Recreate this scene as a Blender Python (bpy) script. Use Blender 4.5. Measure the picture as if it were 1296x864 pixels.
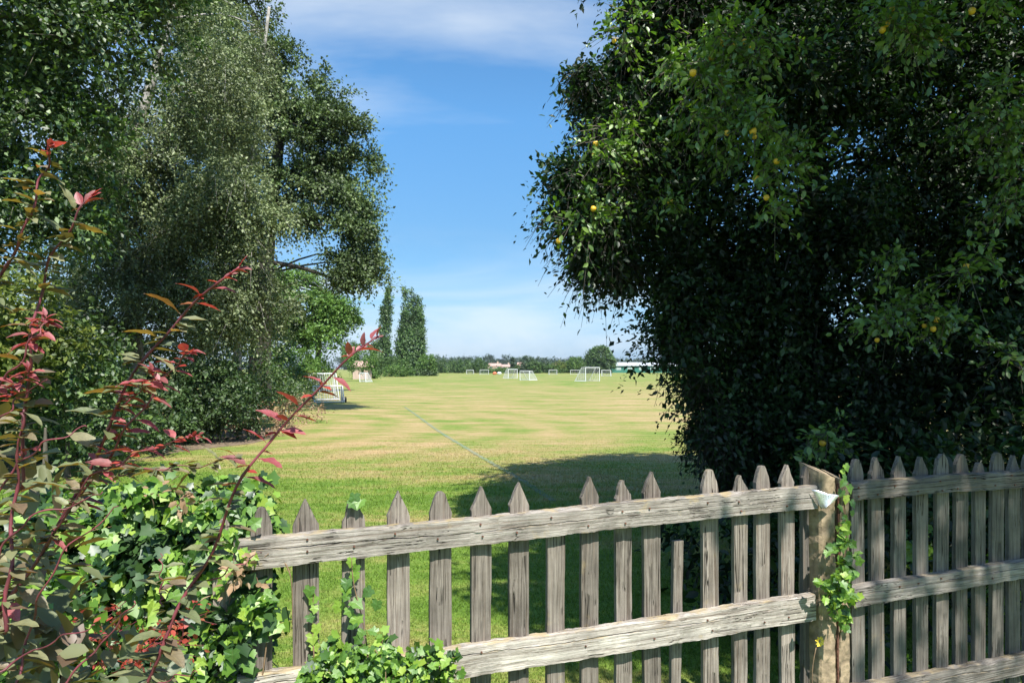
import bpy, bmesh, math, random
import numpy as np
from mathutils import Vector, Matrix, Quaternion, noise as mnoise

R = math.radians
sc = bpy.context.scene
C = sc.collection
for o in list(bpy.data.objects): bpy.data.objects.remove(o)

# ------------------------------------------------------------------ camera, world, sun, exposure
EYE = 1.6; HZ = 466.0; FP = 900.0
cam = bpy.data.cameras.new('camera'); camo = bpy.data.objects.new('camera', cam); C.objects.link(camo)
cam.sensor_width = 36; cam.lens = 36*FP/1296; cam.shift_y = (HZ-432)/1296
cam.clip_start = 0.05; cam.clip_end = 6000
camo.location = (0, 0, EYE); camo.rotation_euler = (R(90), 0, 0)
sc.camera = camo

SUN_EL, SUN_AZ = R(54), R(23)          # azimuth measured from -Y towards +X (sun behind, to the right)
sun_dir = Vector((math.cos(SUN_EL)*math.sin(SUN_AZ), -math.cos(SUN_EL)*math.cos(SUN_AZ), math.sin(SUN_EL)))
sl = bpy.data.lights.new('sun', 'SUN'); sl.energy = 4.6; sl.angle = R(0.53); sl.color = (1, .955, .88)
so = bpy.data.objects.new('sun', sl); C.objects.link(so)
so.rotation_euler = sun_dir.to_track_quat('Z', 'Y').to_euler(); so.location = (4, -6, 12)

w = bpy.data.worlds.new('World'); sc.world = w; w.use_nodes = True
nt = w.node_tree; nt.nodes.clear()
def N(nt, t, **k):
    n = nt.nodes.new(t)
    for a, b in k.items():
        if a.startswith('i_'):
            n.inputs[a[2:].replace('_', ' ')].default_value = b
        else: setattr(n, a, b)
    return n
def L(nt, a, b): nt.links.new(a, b)
sky = N(nt, 'ShaderNodeTexSky', sky_type='NISHITA', sun_disc=False)
sky.sun_elevation = SUN_EL; sky.sun_rotation = math.atan2(sun_dir.x, sun_dir.y)
sky.air_density = 1.0; sky.dust_density = 0.6; sky.ozone_density = 2.0
tc = N(nt, 'ShaderNodeTexCoord')
sep = N(nt, 'ShaderNodeSeparateXYZ'); L(nt, tc.outputs['Generated'], sep.inputs[0])
mx = N(nt, 'ShaderNodeMath', operation='MAXIMUM'); L(nt, sep.outputs['Z'], mx.inputs[0]); mx.inputs[1].default_value = 0.0
ad = N(nt, 'ShaderNodeMath', operation='ADD'); L(nt, mx.outputs[0], ad.inputs[0]); ad.inputs[1].default_value = 0.10
dv = N(nt, 'ShaderNodeVectorMath', operation='DIVIDE'); L(nt, tc.outputs['Generated'], dv.inputs[0])
cb = N(nt, 'ShaderNodeCombineXYZ')
for i in range(3): L(nt, ad.outputs[0], cb.inputs[i])
L(nt, cb.outputs[0], dv.inputs[1])
mp = N(nt, 'ShaderNodeMapping'); mp.inputs['Rotation'].default_value = (0, 0, R(28)); mp.inputs['Scale'].default_value = (.42, 1.15, 1); mp.inputs['Location'].default_value = (1.7, 0.35, 0)
L(nt, dv.outputs[0], mp.inputs[0])
n1 = N(nt, 'ShaderNodeTexNoise'); n1.inputs['Scale'].default_value = .62; n1.inputs['Detail'].default_value = 7; n1.inputs['Roughness'].default_value = .55; n1.inputs['Distortion'].default_value = .5
L(nt, mp.outputs[0], n1.inputs['Vector'])
cr = N(nt, 'ShaderNodeValToRGB'); cr.color_ramp.elements[0].position = .56; cr.color_ramp.elements[1].position = .76
cr.color_ramp.elements[0].color = (0, 0, 0, 1); cr.color_ramp.elements[1].color = (.75, .75, .75, 1)
L(nt, n1.outputs['Fac'], cr.inputs[0])
mix = N(nt, 'ShaderNodeMix', data_type='RGBA'); mp2 = N(nt, 'ShaderNodeMapping'); mp2.inputs['Rotation'].default_value = (0, R(14), 0); mp2.inputs['Scale'].default_value = (1.6, 1.0, 9.0); mp2.inputs['Location'].default_value = (.3, 0, .2)
L(nt, tc.outputs['Generated'], mp2.inputs[0])
n2 = N(nt, 'ShaderNodeTexNoise'); n2.inputs['Scale'].default_value = 1.5; n2.inputs['Detail'].default_value = 6; n2.inputs['Roughness'].default_value = .55; n2.inputs['Distortion'].default_value = .6
L(nt, mp2.outputs[0], n2.inputs['Vector'])
c2 = N(nt, 'ShaderNodeMapRange'); L(nt, n2.outputs['Fac'], c2.inputs[0]); c2.inputs['From Min'].default_value = .40; c2.inputs['From Max'].default_value = .66; c2.inputs['To Max'].default_value = .55
e2 = N(nt, 'ShaderNodeMapRange'); L(nt, sep.outputs['Z'], e2.inputs[0]); e2.inputs['From Min'].default_value = .20; e2.inputs['From Max'].default_value = .08
m2_ = N(nt, 'ShaderNodeMath', operation='MULTIPLY'); L(nt, c2.outputs[0], m2_.inputs[0]); L(nt, e2.outputs[0], m2_.inputs[1])
m3_ = N(nt, 'ShaderNodeMath', operation='MAXIMUM'); L(nt, m2_.outputs[0], m3_.inputs[0]); L(nt, cr.outputs[0], m3_.inputs[1])
L(nt, m3_.outputs[0], mix.inputs['Factor'])
tr_ = N(nt, 'ShaderNodeValToRGB'); te = tr_.color_ramp.elements
te[0].position = 0; te[0].color = (.37, .60, 1.08, 1); te[1].position = .5; te[1].color = (.60, 1.0, 1.2, 1)
for p_, c_ in ((.03, (.44, .62, .98)), (.09, (.47, .68, .86)), (.18, (.50, .75, .90)), (.33, (.59, 1.0, 1.2))):
    q_ = te.new(p_); q_.color = (*c_, 1)
L(nt, mx.outputs[0], tr_.inputs[0])
tm_ = N(nt, 'ShaderNodeVectorMath', operation='MULTIPLY'); L(nt, sky.outputs[0], tm_.inputs[0]); L(nt, tr_.outputs[0], tm_.inputs[1])
L(nt, tm_.outputs[0], mix.inputs['A'])
mix.inputs['B'].default_value = (5.7, 6.1, 6.4, 1)
bg = N(nt, 'ShaderNodeBackground'); bg.inputs['Strength'].default_value = .086
wo = N(nt, 'ShaderNodeOutputWorld')
L(nt, mix.outputs['Result'], bg.inputs['Color']); L(nt, bg.outputs[0], wo.inputs['Surface'])

sc.view_settings.view_transform = 'Standard'; sc.view_settings.look = 'None'
sc.view_settings.exposure = 1.0; sc.view_settings.gamma = 1
sc.cycles.max_bounces = 8; sc.cycles.diffuse_bounces = 3; sc.cycles.transparent_max_bounces = 8
sc.cycles.caustics_reflective = False; sc.cycles.caustics_refractive = False

def P(px, py, Y): return Vector(((px-648)*Y/FP, Y, EYE-(py-HZ)*Y/FP))

# ------------------------------------------------------------------ object helpers
def thing(name, label, cat, loc=(0, 0, 0), group=None, kind=None):
    o = bpy.data.objects.new(name, None); C.objects.link(o); o.location = loc
    o.empty_display_size = .1
    o['label'] = label; o['category'] = cat
    if group: o['group'] = group
    if kind: o['kind'] = kind
    return o
def tag(o, label, cat, group=None, kind=None):
    o['label'] = label; o['category'] = cat
    if group: o['group'] = group
    if kind: o['kind'] = kind
    return o
def link(name, me, parent=None, kind=None, loc=None, label=None):
    o = bpy.data.objects.new(name, me); C.objects.link(o)
    if parent is not None:
        o.parent = parent
        if loc is None:        # mesh verts are given in world space: undo the parent offset
            o.location = -parent.location
            if parent.parent: o.location = -parent.location - parent.parent.location
    if loc is not None: o.location = loc
    if kind: o['kind'] = kind
    if label: o['label'] = label
    return o
def mesh_tris(name, V, Fc, mat):
    me = bpy.data.meshes.new(name)
    V = np.ascontiguousarray(V, dtype=np.float32); Fc = np.ascontiguousarray(Fc, dtype=np.int32)
    k = Fc.shape[1]
    me.vertices.add(len(V)); me.vertices.foreach_set('co', V.ravel())
    me.loops.add(Fc.size); me.loops.foreach_set('vertex_index', Fc.ravel())
    me.polygons.add(len(Fc)); me.polygons.foreach_set('loop_start', np.arange(0, Fc.size, k, dtype=np.int32))
    me.polygons.foreach_set('loop_total', np.full(len(Fc), k, dtype=np.int32))
    me.update(calc_edges=True); me.materials.append(mat)
    return me
def bm_mesh(name, bm, mat, smooth=False):
    me = bpy.data.meshes.new(name); bm.to_mesh(me); bm.free()
    for m in (mat if isinstance(mat, (list, tuple)) else [mat]): me.materials.append(m)
    if smooth: me.polygons.foreach_set('use_smooth', [True]*len(me.polygons))
    return me
def box(bm, c, s, rotz=0, mi=0):
    m = Matrix.Translation(Vector(c)) @ Matrix.Rotation(rotz, 4, 'Z') @ Matrix.Diagonal((s[0], s[1], s[2], 1))
    r = bmesh.ops.create_cube(bm, size=1, matrix=m)
    for v in r['verts']:
        for f in v.link_faces: f.material_index = mi
def tube(bm, pts, rad, n=6, cap=True):
    pts = [Vector(p) for p in pts]
    if not hasattr(rad, '__len__'): rad = [rad]*len(pts)
    rings = []
    prev = None
    for i, p in enumerate(pts):
        a = pts[max(i-1, 0)]; b = pts[min(i+1, len(pts)-1)]
        d = (b-a).normalized()
        if prev is None:
            u = d.orthogonal().normalized()
        else:
            u = (prev-d*prev.dot(d)).normalized()
        prev = u; v = d.cross(u)
        rings.append([bm.verts.new(p+(u*math.cos(2*math.pi*k/n)+v*math.sin(2*math.pi*k/n))*rad[i]) for k in range(n)])
    for i in range(len(rings)-1):
        for k in range(n):
            bm.faces.new((rings[i][k], rings[i][(k+1) % n], rings[i+1][(k+1) % n], rings[i+1][k]))
    if cap:
        try: bm.faces.new(rings[0][::-1]); bm.faces.new(rings[-1])
        except Exception: pass
def smoothpath(pts, n):
    pts = [Vector(p) for p in pts]; out = []
    m = len(pts)-1
    for i in range(n+1):
        t = i/n*m; k = min(int(t), m-1); f = t-k
        p0 = pts[max(k-1, 0)]; p1 = pts[k]; p2 = pts[k+1]; p3 = pts[min(k+2, m)]
        out.append(.5*((2*p1)+(-p0+p2)*f+(2*p0-5*p1+4*p2-p3)*f*f+(-p0+3*p1-3*p2+p3)*f**3))
    return out

# ------------------------------------------------------------------ materials
def newmat(name):
    m = bpy.data.materials.new(name); m.use_nodes = True
    t = m.node_tree; t.nodes.clear()
    out = N(t, 'ShaderNodeOutputMaterial')
    return m, t, out
def plain(name, col, rough=.6, metal=0, nscale=0, namt=.3, bump=0):
    m, t, out = newmat(name)
    b = N(t, 'ShaderNodeBsdfPrincipled'); b.inputs['Base Color'].default_value = (*col, 1)
    b.inputs['Roughness'].default_value = rough; b.inputs['Metallic'].default_value = metal
    if nscale:
        tcn = N(t, 'ShaderNodeTexCoord'); nz = N(t, 'ShaderNodeTexNoise'); nz.inputs['Scale'].default_value = nscale; nz.inputs['Detail'].default_value = 5
        L(t, tcn.outputs['Object'], nz.inputs['Vector'])
        r = N(t, 'ShaderNodeValToRGB'); r.color_ramp.elements[0].position = .3; r.color_ramp.elements[1].position = .7
        r.color_ramp.elements[0].color = (*[c*(1-namt) for c in col], 1); r.color_ramp.elements[1].color = (*[min(1, c*(1+namt)) for c in col], 1)
        L(t, nz.outputs['Fac'], r.inputs[0]); L(t, r.outputs[0], b.inputs['Base Color'])
        if bump:
            bp = N(t, 'ShaderNodeBump'); bp.inputs['Strength'].default_value = bump; bp.inputs['Distance'].default_value = .01
            L(t, nz.outputs['Fac'], bp.inputs['Height']); L(t, bp.outputs[0], b.inputs['Normal'])
    L(t, b.outputs[0], out.inputs[0])
    return m
def leafmat(name, stops, back=None, gloss=.06, rough=.35, trans=.38, tcol=None, veins=False, patch=0):
    """stops: colours picked at random per leaf; back: colour of the leaf's underside"""
    m, t, out = newmat(name)
    g = N(t, 'ShaderNodeNewGeometry')
    r = N(t, 'ShaderNodeValToRGB'); e = r.color_ramp.elements
    e[0].position = 0; e[0].color = (*stops[0], 1); e[1].position = 1; e[1].color = (*stops[-1], 1)
    for i, s in enumerate(stops[1:-1]):
        q = e.new((i+1)/(len(stops)-1)); q.color = (*s, 1)
    src = g.outputs['Random Per Island']
    if veins:
        oi = N(t, 'ShaderNodeObjectInfo'); src = oi.outputs['Random']
    L(t, src, r.inputs[0])
    col = r.outputs[0]
    if patch:
        nz = N(t, 'ShaderNodeTexNoise'); nz.inputs['Scale'].default_value = patch; nz.inputs['Detail'].default_value = 2
        L(t, g.outputs['Position'], nz.inputs['Vector'])
        mr = N(t, 'ShaderNodeMapRange'); mr.inputs['From Min'].default_value = .35; mr.inputs['From Max'].default_value = .65; mr.inputs['To Min'].default_value = .72; mr.inputs['To Max'].default_value = 1.3
        L(t, nz.outputs['Fac'], mr.inputs[0])
        mm = N(t, 'ShaderNodeVectorMath', operation='SCALE'); L(t, col, mm.inputs[0]); L(t, mr.outputs[0], mm.inputs['Scale']); col = mm.outputs[0]
    bumpn = None
    if veins:
        tcn = N(t, 'ShaderNodeTexCoord'); sx = N(t, 'ShaderNodeSeparateXYZ'); L(t, tcn.outputs['Object'], sx.inputs[0])
        ab = N(t, 'ShaderNodeMath', operation='ABSOLUTE'); L(t, sx.outputs['Y'], ab.inputs[0])
        mu = N(t, 'ShaderNodeMath', operation='MULTIPLY_ADD'); L(t, ab.outputs[0], mu.inputs[0]); mu.inputs[1].default_value = -.9; L(t, sx.outputs['X'], mu.inputs[2])
        fr = N(t, 'ShaderNodeMath', operation='MULTIPLY'); L(t, mu.outputs[0], fr.inputs[0]); fr.inputs[1].default_value = 48
        si = N(t, 'ShaderNodeMath', operation='SINE'); L(t, fr.outputs[0], si.inputs[0])
        gt = N(t, 'ShaderNodeMapRange'); L(t, si.outputs[0], gt.inputs[0]); gt.inputs['From Min'].default_value = .86; gt.inputs['From Max'].default_value = 1
        md = N(t, 'ShaderNodeMapRange'); L(t, ab.outputs[0], md.inputs[0]); md.inputs['From Min'].default_value = .022; md.inputs['From Max'].default_value = .008
        mxv = N(t, 'ShaderNodeMath', operation='MAXIMUM'); L(t, gt.outputs[0], mxv.inputs[0]); L(t, md.outputs[0], mxv.inputs[1])
        sc2 = N(t, 'ShaderNodeMath', operation='MULTIPLY'); L(t, mxv.outputs[0], sc2.inputs[0]); sc2.inputs[1].default_value = .16
        vm = N(t, 'ShaderNodeMix', data_type='RGBA'); L(t, sc2.outputs[0], vm.inputs['Factor']); L(t, col, vm.inputs['A']); vm.inputs['B'].default_value = (.34, .30, .17, 1)
        # blotchy leaf surface
        nb = N(t, 'ShaderNodeTexNoise'); nb.inputs['Scale'].default_value = 5; nb.inputs['Detail'].default_value = 3; L(t, tcn.outputs['Object'], nb.inputs['Vector'])
        nr = N(t, 'ShaderNodeMapRange'); L(t, nb.outputs['Fac'], nr.inputs[0]); nr.inputs['From Min'].default_value = .3; nr.inputs['From Max'].default_value = .7; nr.inputs['To Min'].default_value = .75; nr.inputs['To Max'].default_value = 1.25
        ms = N(t, 'ShaderNodeVectorMath', operation='SCALE'); L(t, vm.outputs['Result'], ms.inputs[0]); L(t, nr.outputs[0], ms.inputs['Scale']); col = ms.outputs[0]
        bumpn = N(t, 'ShaderNodeBump'); bumpn.inputs['Strength'].default_value = .2; bumpn.inputs['Distance'].default_value = .02; L(t, mxv.outputs[0], bumpn.inputs['Height'])
    if back:
        bm_ = N(t, 'ShaderNodeMix', data_type='RGBA'); L(t, g.outputs['Backfacing'], bm_.inputs['Factor']); L(t, col, bm_.inputs['A']); bm_.inputs['B'].default_value = (*back, 1)
        fcol = bm_.outputs['Result']
    else: fcol = col
    d = N(t, 'ShaderNodeBsdfDiffuse'); L(t, fcol, d.inputs['Color'])
    tr = N(t, 'ShaderNodeBsdfTranslucent')
    if tcol:
        tm = N(t, 'ShaderNodeMix', data_type='RGBA', blend_type='MULTIPLY'); tm.inputs['Factor'].default_value = 1
        L(t, col, tm.inputs['A']); tm.inputs['B'].default_value = (*tcol, 1); L(t, tm.outputs['Result'], tr.inputs['Color'])
    else: L(t, col, tr.inputs['Color'])
    m1 = N(t, 'ShaderNodeMixShader'); m1.inputs[0].default_value = trans; L(t, d.outputs[0], m1.inputs[1]); L(t, tr.outputs[0], m1.inputs[2])
    gl = N(t, 'ShaderNodeBsdfGlossy'); gl.inputs['Roughness'].default_value = rough+.2; gl.inputs['Color'].default_value = (1, 1, 1, 1)
    m2 = N(t, 'ShaderNodeMixShader'); m2.inputs[0].default_value = gloss*.5; L(t, m1.outputs[0], m2.inputs[1]); L(t, gl.outputs[0], m2.inputs[2])
    if bumpn:
        for n_ in (d, gl): L(t, bumpn.outputs[0], n_.inputs['Normal'])
    L(t, m2.outputs[0], out.inputs[0])
    return m

def lawn_colour(t):
    g = N(t, 'ShaderNodeNewGeometry'); pos = g.outputs['Position']
    sx = N(t, 'ShaderNodeSeparateXYZ'); L(t, pos, sx.inputs[0])
    def noise(scale, detail, sxyz=(1, 1, 1), rough=.6, loc=(0, 0, 0), dist=0):
        mpn = N(t, 'ShaderNodeMapping'); mpn.inputs['Scale'].default_value = sxyz; mpn.inputs['Location'].default_value = loc; L(t, pos, mpn.inputs[0])
        nn = N(t, 'ShaderNodeTexNoise'); nn.inputs['Scale'].default_value = scale; nn.inputs['Detail'].default_value = detail; nn.inputs['Roughness'].default_value = rough; nn.inputs['Distortion'].default_value = dist
        L(t, mpn.outputs[0], nn.inputs['Vector']); return nn.outputs['Fac']
    def math_(op, a, b=None, c=None):
        m = N(t, 'ShaderNodeMath', operation=op)
        for i, q in enumerate((a, b, c)):
            if q is None: continue
            if isinstance(q, (int, float)): m.inputs[i].default_value = q
            else: L(t, q, m.inputs[i])
        return m.outputs[0]
    def mr(a, f0, f1, t0=0, t1=1):
        m = N(t, 'ShaderNodeMapRange'); L(t, a, m.inputs[0]); m.inputs['From Min'].default_value = f0; m.inputs['From Max'].default_value = f1
        m.inputs['To Min'].default_value = t0; m.inputs['To Max'].default_value = t1; m.interpolation_type = 'SMOOTHSTEP'; return m.outputs[0]
    big = noise(.16, 5, (1, .55, 1), .62, (3, 1.5, 0))
    mid = noise(.9, 8, (.5, 1, 1), .72)
    fine = noise(7, 8, (.6, 1, 1), .8)
    # rings left by the mower turning
    ds = N(t, 'ShaderNodeVectorMath', operation='DISTANCE'); L(t, pos, ds.inputs[0]); ds.inputs[1].default_value = (-10.5, 19, 0)
    wob = math_('MULTIPLY_ADD', noise(.3, 3), 2.0, ds.outputs['Value'])
    ring = math_('SINE', math_('MULTIPLY', wob, 2*math.pi/1.7))
    ringmask = mr(ds.outputs['Value'], 16, 9)
    ring = math_('MULTIPLY', ring, math_('MULTIPLY', ringmask, .045))
    # straight passes of the mower
    st = math_('MULTIPLY_ADD', sx.outputs['Y'], .96, math_('MULTIPLY', sx.outputs['X'], .22))
    st = math_('SINE', math_('MULTIPLY', math_('MULTIPLY_ADD', noise(.1, 3), 1.5, st), 2*math.pi/3.2))
    st = math_('MULTIPLY', st, math_('MULTIPLY', math_('SUBTRACT', 1, ringmask), .04))
    # drier away from the fence
    far = mr(math_('MULTIPLY_ADD', sx.outputs['X'], .35, sx.outputs['Y']), 7.5, 13, -.11, .045)
    farther = mr(sx.outputs['Y'], 30, 90, .03, -.05)
    s = math_('ADD', math_('MULTIPLY', big, .42), math_('MULTIPLY', mid, .74))
    s = math_('ADD', math_('ADD', s, ring), math_('ADD', st, math_('ADD', far, farther)))
    lines = noise(3.2, 6, (.09, 1, 1), .75, (0, 4, 0))
    s = math_('ADD', s, math_('MULTIPLY', math_('SUBTRACT', lines, .5), .5))
    s = math_('ADD', s, math_('MULTIPLY', math_('SUBTRACT', fine, .5), .48))
    r = N(t, 'ShaderNodeValToRGB'); e = r.color_ramp.elements
    e[0].position = .34; e[0].color = (.085, .155, .020, 1)
    e[1].position = .80; e[1].color = (.40, .29, .15, 1)
    for p_, c_ in ((.48, (.125, .205, .030)), (.57, (.20, .235, .055)), (.66, (.29, .25, .095))):
        q = e.new(p_); q.color = (*c_, 1)
    L(t, s, r.inputs[0])
    return r.outputs[0], fine, mid
def lawn_mat():
    m, t, out = newmat('lawn_turf')
    col, fine, mid = lawn_colour(t)
    g = N(t, 'ShaderNodeNewGeometry')
    vf = N(t, 'ShaderNodeTexNoise'); vf.inputs['Scale'].default_value = 55; vf.inputs['Detail'].default_value = 3; L(t, g.outputs['Position'], vf.inputs['Vector'])
    mr = N(t, 'ShaderNodeMapRange'); L(t, vf.outputs['Fac'], mr.inputs[0]); mr.inputs['From Min'].default_value = .3; mr.inputs['From Max'].default_value = .7; mr.inputs['To Min'].default_value = .65; mr.inputs['To Max'].default_value = 1.3
    ms = N(t, 'ShaderNodeVectorMath', operation='SCALE'); L(t, col, ms.inputs[0]); L(t, mr.outputs[0], ms.inputs['Scale'])
    b = N(t, 'ShaderNodeBsdfPrincipled'); L(t, ms.outputs[0], b.inputs['Base Color']); b.inputs['Roughness'].default_value = .85; b.inputs['Specular IOR Level'].default_value = .2
    bp = N(t, 'ShaderNodeBump'); bp.inputs['Strength'].default_value = .55; bp.inputs['Distance'].default_value = .03
    L(t, vf.outputs['Fac'], bp.inputs['Height']); L(t, bp.outputs[0], b.inputs['Normal'])
    L(t, b.outputs[0], out.inputs[0]); return m
def worn_line_mat(name, paint, cover):
    m, t, out = newmat(name)
    col, fine, mid = lawn_colour(t)
    mr = N(t, 'ShaderNodeMapRange'); L(t, fine, mr.inputs[0]); mr.inputs['From Min'].default_value = .35; mr.inputs['From Max'].default_value = .6; mr.inputs['To Min'].default_value = cover*.5; mr.inputs['To Max'].default_value = cover
    x = N(t, 'ShaderNodeMix', data_type='RGBA'); L(t, mr.outputs[0], x.inputs['Factor']); L(t, col, x.inputs['A']); x.inputs['B'].default_value = (*paint, 1)
    b = N(t, 'ShaderNodeBsdfDiffuse'); L(t, x.outputs['Result'], b.inputs[0]); L(t, b.outputs[0], out.inputs[0]); return m
def blade_mat():
    m, t, out = newmat('grass_blade')
    col, fine, mid = lawn_colour(t)
    g = N(t, 'ShaderNodeNewGeometry')
    mr = N(t, 'ShaderNodeMapRange'); L(t, g.outputs['Random Per Island'], mr.inputs[0]); mr.inputs['To Min'].default_value = .8; mr.inputs['To Max'].default_value = 1.65
    ms = N(t, 'ShaderNodeVectorMath', operation='SCALE'); L(t, col, ms.inputs[0]); L(t, mr.outputs[0], ms.inputs['Scale'])
    d = N(t, 'ShaderNodeBsdfDiffuse'); L(t, ms.outputs[0], d.inputs[0]); tr = N(t, 'ShaderNodeBsdfTranslucent'); L(t, ms.outputs[0], tr.inputs[0])
    x = N(t, 'ShaderNodeMixShader'); x.inputs[0].default_value = .35; L(t, d.outputs[0], x.inputs[1]); L(t, tr.outputs[0], x.inputs[2])
    L(t, x.outputs[0], out.inputs[0]); return m

def wood_mat(name, axis, light, dark, lichen=0.0):
    m, t, out = newmat(name)
    tcn = N(t, 'ShaderNodeTexCoord'); oi = N(t, 'ShaderNodeObjectInfo')
    off = N(t, 'ShaderNodeVectorMath', operation='SCALE'); off.inputs[0].default_value = (37, 53, 71); L(t, oi.outputs['Random'], off.inputs['Scale'])
    av = N(t, 'ShaderNodeVectorMath', operation='ADD'); L(t, tcn.outputs['Object'], av.inputs[0]); L(t, off.outputs[0], av.inputs[1])
    def nz(scl, scale, detail=6, dist=0, rough=.6):
        mpn = N(t, 'ShaderNodeMapping'); mpn.inputs['Scale'].default_value = scl; L(t, av.outputs[0], mpn.inputs[0])
        nn = N(t, 'ShaderNodeTexNoise'); nn.inputs['Scale'].default_value = scale; nn.inputs['Detail'].default_value = detail; nn.inputs['Distortion'].default_value = dist; nn.inputs['Roughness'].default_value = rough
        L(t, mpn.outputs[0], nn.inputs['Vector']); return nn.outputs['Fac']
    thin = (.5, 16, 16) if axis == 'x' else (16, 16, .4)
    vthin = (.6, 30, 30) if axis == 'x' else (30, 30, .6)
    grain = nz(thin, 9, 8, .6, .7)
    streak = nz(vthin, 3.2, 4, 1.2)
    blot = nz((1, 1, 1), 7, 4)
    crack = nz((.3, 12, 12) if axis == 'x' else (12, 12, .25), 3.1, 3, 1.8, .5)
    r = N(t, 'ShaderNodeValToRGB'); e = r.color_ramp.elements
    e[0].position = .34; e[0].color = (*dark, 1); e[1].position = .64; e[1].color = (*light, 1)
    md = e.new(.48); md.color = tuple((a*.45+b*.55) for a, b in zip(dark, light))+(1,)
    L(t, grain, r.inputs[0])
    r2 = N(t, 'ShaderNodeMapRange'); L(t, blot, r2.inputs[0]); r2.inputs['From Min'].default_value = .3; r2.inputs['From Max'].default_value = .72; r2.inputs['To Min'].default_value = .62; r2.inputs['To Max'].default_value = 1.18
    ob = N(t, 'ShaderNodeMapRange'); L(t, oi.outputs['Random'], ob.inputs[0]); ob.inputs['To Min'].default_value = .70; ob.inputs['To Max'].default_value = 1.22
    mu = N(t, 'ShaderNodeMath', operation='MULTIPLY'); L(t, r2.outputs[0], mu.inputs[0]); L(t, ob.outputs[0], mu.inputs[1])
    s1 = N(t, 'ShaderNodeVectorMath', operation='SCALE'); L(t, r.outputs[0], s1.inputs[0]); L(t, mu.outputs[0], s1.inputs['Scale'])
    # fine dark cracks following the grain: thin band round .5 of a stretched noise
    cs = N(t, 'ShaderNodeMath', operation='SUBTRACT'); L(t, crack, cs.inputs[0]); cs.inputs[1].default_value = .5
    ca = N(t, 'ShaderNodeMath', operation='ABSOLUTE'); L(t, cs.outputs[0], ca.inputs[0])
    cm = N(t, 'ShaderNodeMapRange'); L(t, ca.outputs[0], cm.inputs[0]); cm.inputs['From Min'].default_value = .004; cm.inputs['From Max'].default_value = .013
    gate = nz((3, 3, 3) if axis == 'x' else (3, 3, 3), 2.0, 2)
    gm = N(t, 'ShaderNodeMapRange'); L(t, gate, gm.inputs[0]); gm.inputs['From Min'].default_value = .46; gm.inputs['From Max'].default_value = .50
    cmx = N(t, 'ShaderNodeMath', operation='MAXIMUM'); L(t, cm.outputs[0], cmx.inputs[0]); L(t, gm.outputs[0], cmx.inputs[1])
    cmix = N(t, 'ShaderNodeMix', data_type='RGBA'); L(t, cmx.outputs[0], cmix.inputs['Factor']); cmix.inputs['A'].default_value = (.03, .025, .02, 1); L(t, s1.outputs[0], cmix.inputs['B'])
    col = cmix.outputs['Result']
    # brown stain streaks
    sm = N(t, 'ShaderNodeMapRange'); L(t, streak, sm.inputs[0]); sm.inputs['From Min'].default_value = .54; sm.inputs['From Max'].default_value = .72; sm.inputs['To Max'].default_value = .6
    bx_ = N(t, 'ShaderNodeMix', data_type='RGBA'); L(t, sm.outputs[0], bx_.inputs['Factor']); L(t, col, bx_.inputs['A']); bx_.inputs['B'].default_value = (.17, .12, .085, 1)
    col = bx_.outputs['Result']
    if lichen:
        g = N(t, 'ShaderNodeNewGeometry'); sz = N(t, 'ShaderNodeSeparateXYZ'); L(t, g.outputs['Normal'], sz.inputs[0])
        ln = nz((1, 1, 1), 13, 5)
        lu = N(t, 'ShaderNodeMath', operation='MULTIPLY_ADD'); L(t, sz.outputs['Z'], lu.inputs[0]); lu.inputs[1].default_value = .16; L(t, ln, lu.inputs[2])
        lm = N(t, 'ShaderNodeMapRange'); L(t, lu.outputs[0], lm.inputs[0]); lm.inputs['From Min'].default_value = .62; lm.inputs['From Max'].default_value = .74; lm.inputs['To Max'].default_value = lichen
        lx = N(t, 'ShaderNodeMix', data_type='RGBA'); L(t, lm.outputs[0], lx.inputs['Factor']); L(t, col, lx.inputs['A']); lx.inputs['B'].default_value = (.40, .30, .13, 1)
        col = lx.outputs['Result']
    b = N(t, 'ShaderNodeBsdfPrincipled'); L(t, col, b.inputs['Base Color']); b.inputs['Roughness'].default_value = .82; b.inputs['Specular IOR Level'].default_value = .25
    hh = N(t, 'ShaderNodeMath', operation='MULTIPLY_ADD'); L(t, cmx.outputs[0], hh.inputs[0]); hh.inputs[1].default_value = 1.2; L(t, grain, hh.inputs[2])
    bp = N(t, 'ShaderNodeBump'); bp.inputs['Strength'].default_value = .9; bp.inputs['Distance'].default_value = .006
    L(t, hh.outputs[0], bp.inputs['Height']); L(t, bp.outputs[0], b.inputs['Normal'])
    L(t, b.outputs[0], out.inputs[0]); return m

M = {}
M['lawn'] = lawn_mat(); M['blade'] = blade_mat()
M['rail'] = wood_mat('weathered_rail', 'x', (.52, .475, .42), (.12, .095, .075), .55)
M['rail_shaded'] = wood_mat('weathered_rail_shaded', 'x', (.30, .275, .245), (.08, .07, .06), .3)  # darker copy of the rail wood: the right panel's shade put into colour
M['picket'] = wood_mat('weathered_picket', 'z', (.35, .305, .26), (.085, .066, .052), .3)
M['picket_shaded'] = wood_mat('weathered_picket_shaded', 'z', (.25, .225, .195), (.07, .06, .05), .25)  # pickets in shade get a darker colour than their lit copy
M['concrete'] = plain('old_concrete', (.27, .205, .13), .95, 0, 28, .42, .9)
M['rust'] = plain('rusty_bar', (.12, .05, .03), .9, 0, 60, .4, .5)
M['silver'] = plain('silver_sheet', (.75, .77, .80), .32, .55, 60, .08, .2)
M['black'] = plain('black_rubber', (.02, .02, .02), .7)
M['white'] = plain('white_metal', (.62, .64, .65), .5)
M['net'] = plain('white_net', (.55, .57, .59), .8)
M['bark'] = plain('bark', (.10, .085, .065), .95, 0, 14, .45, .8)
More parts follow.
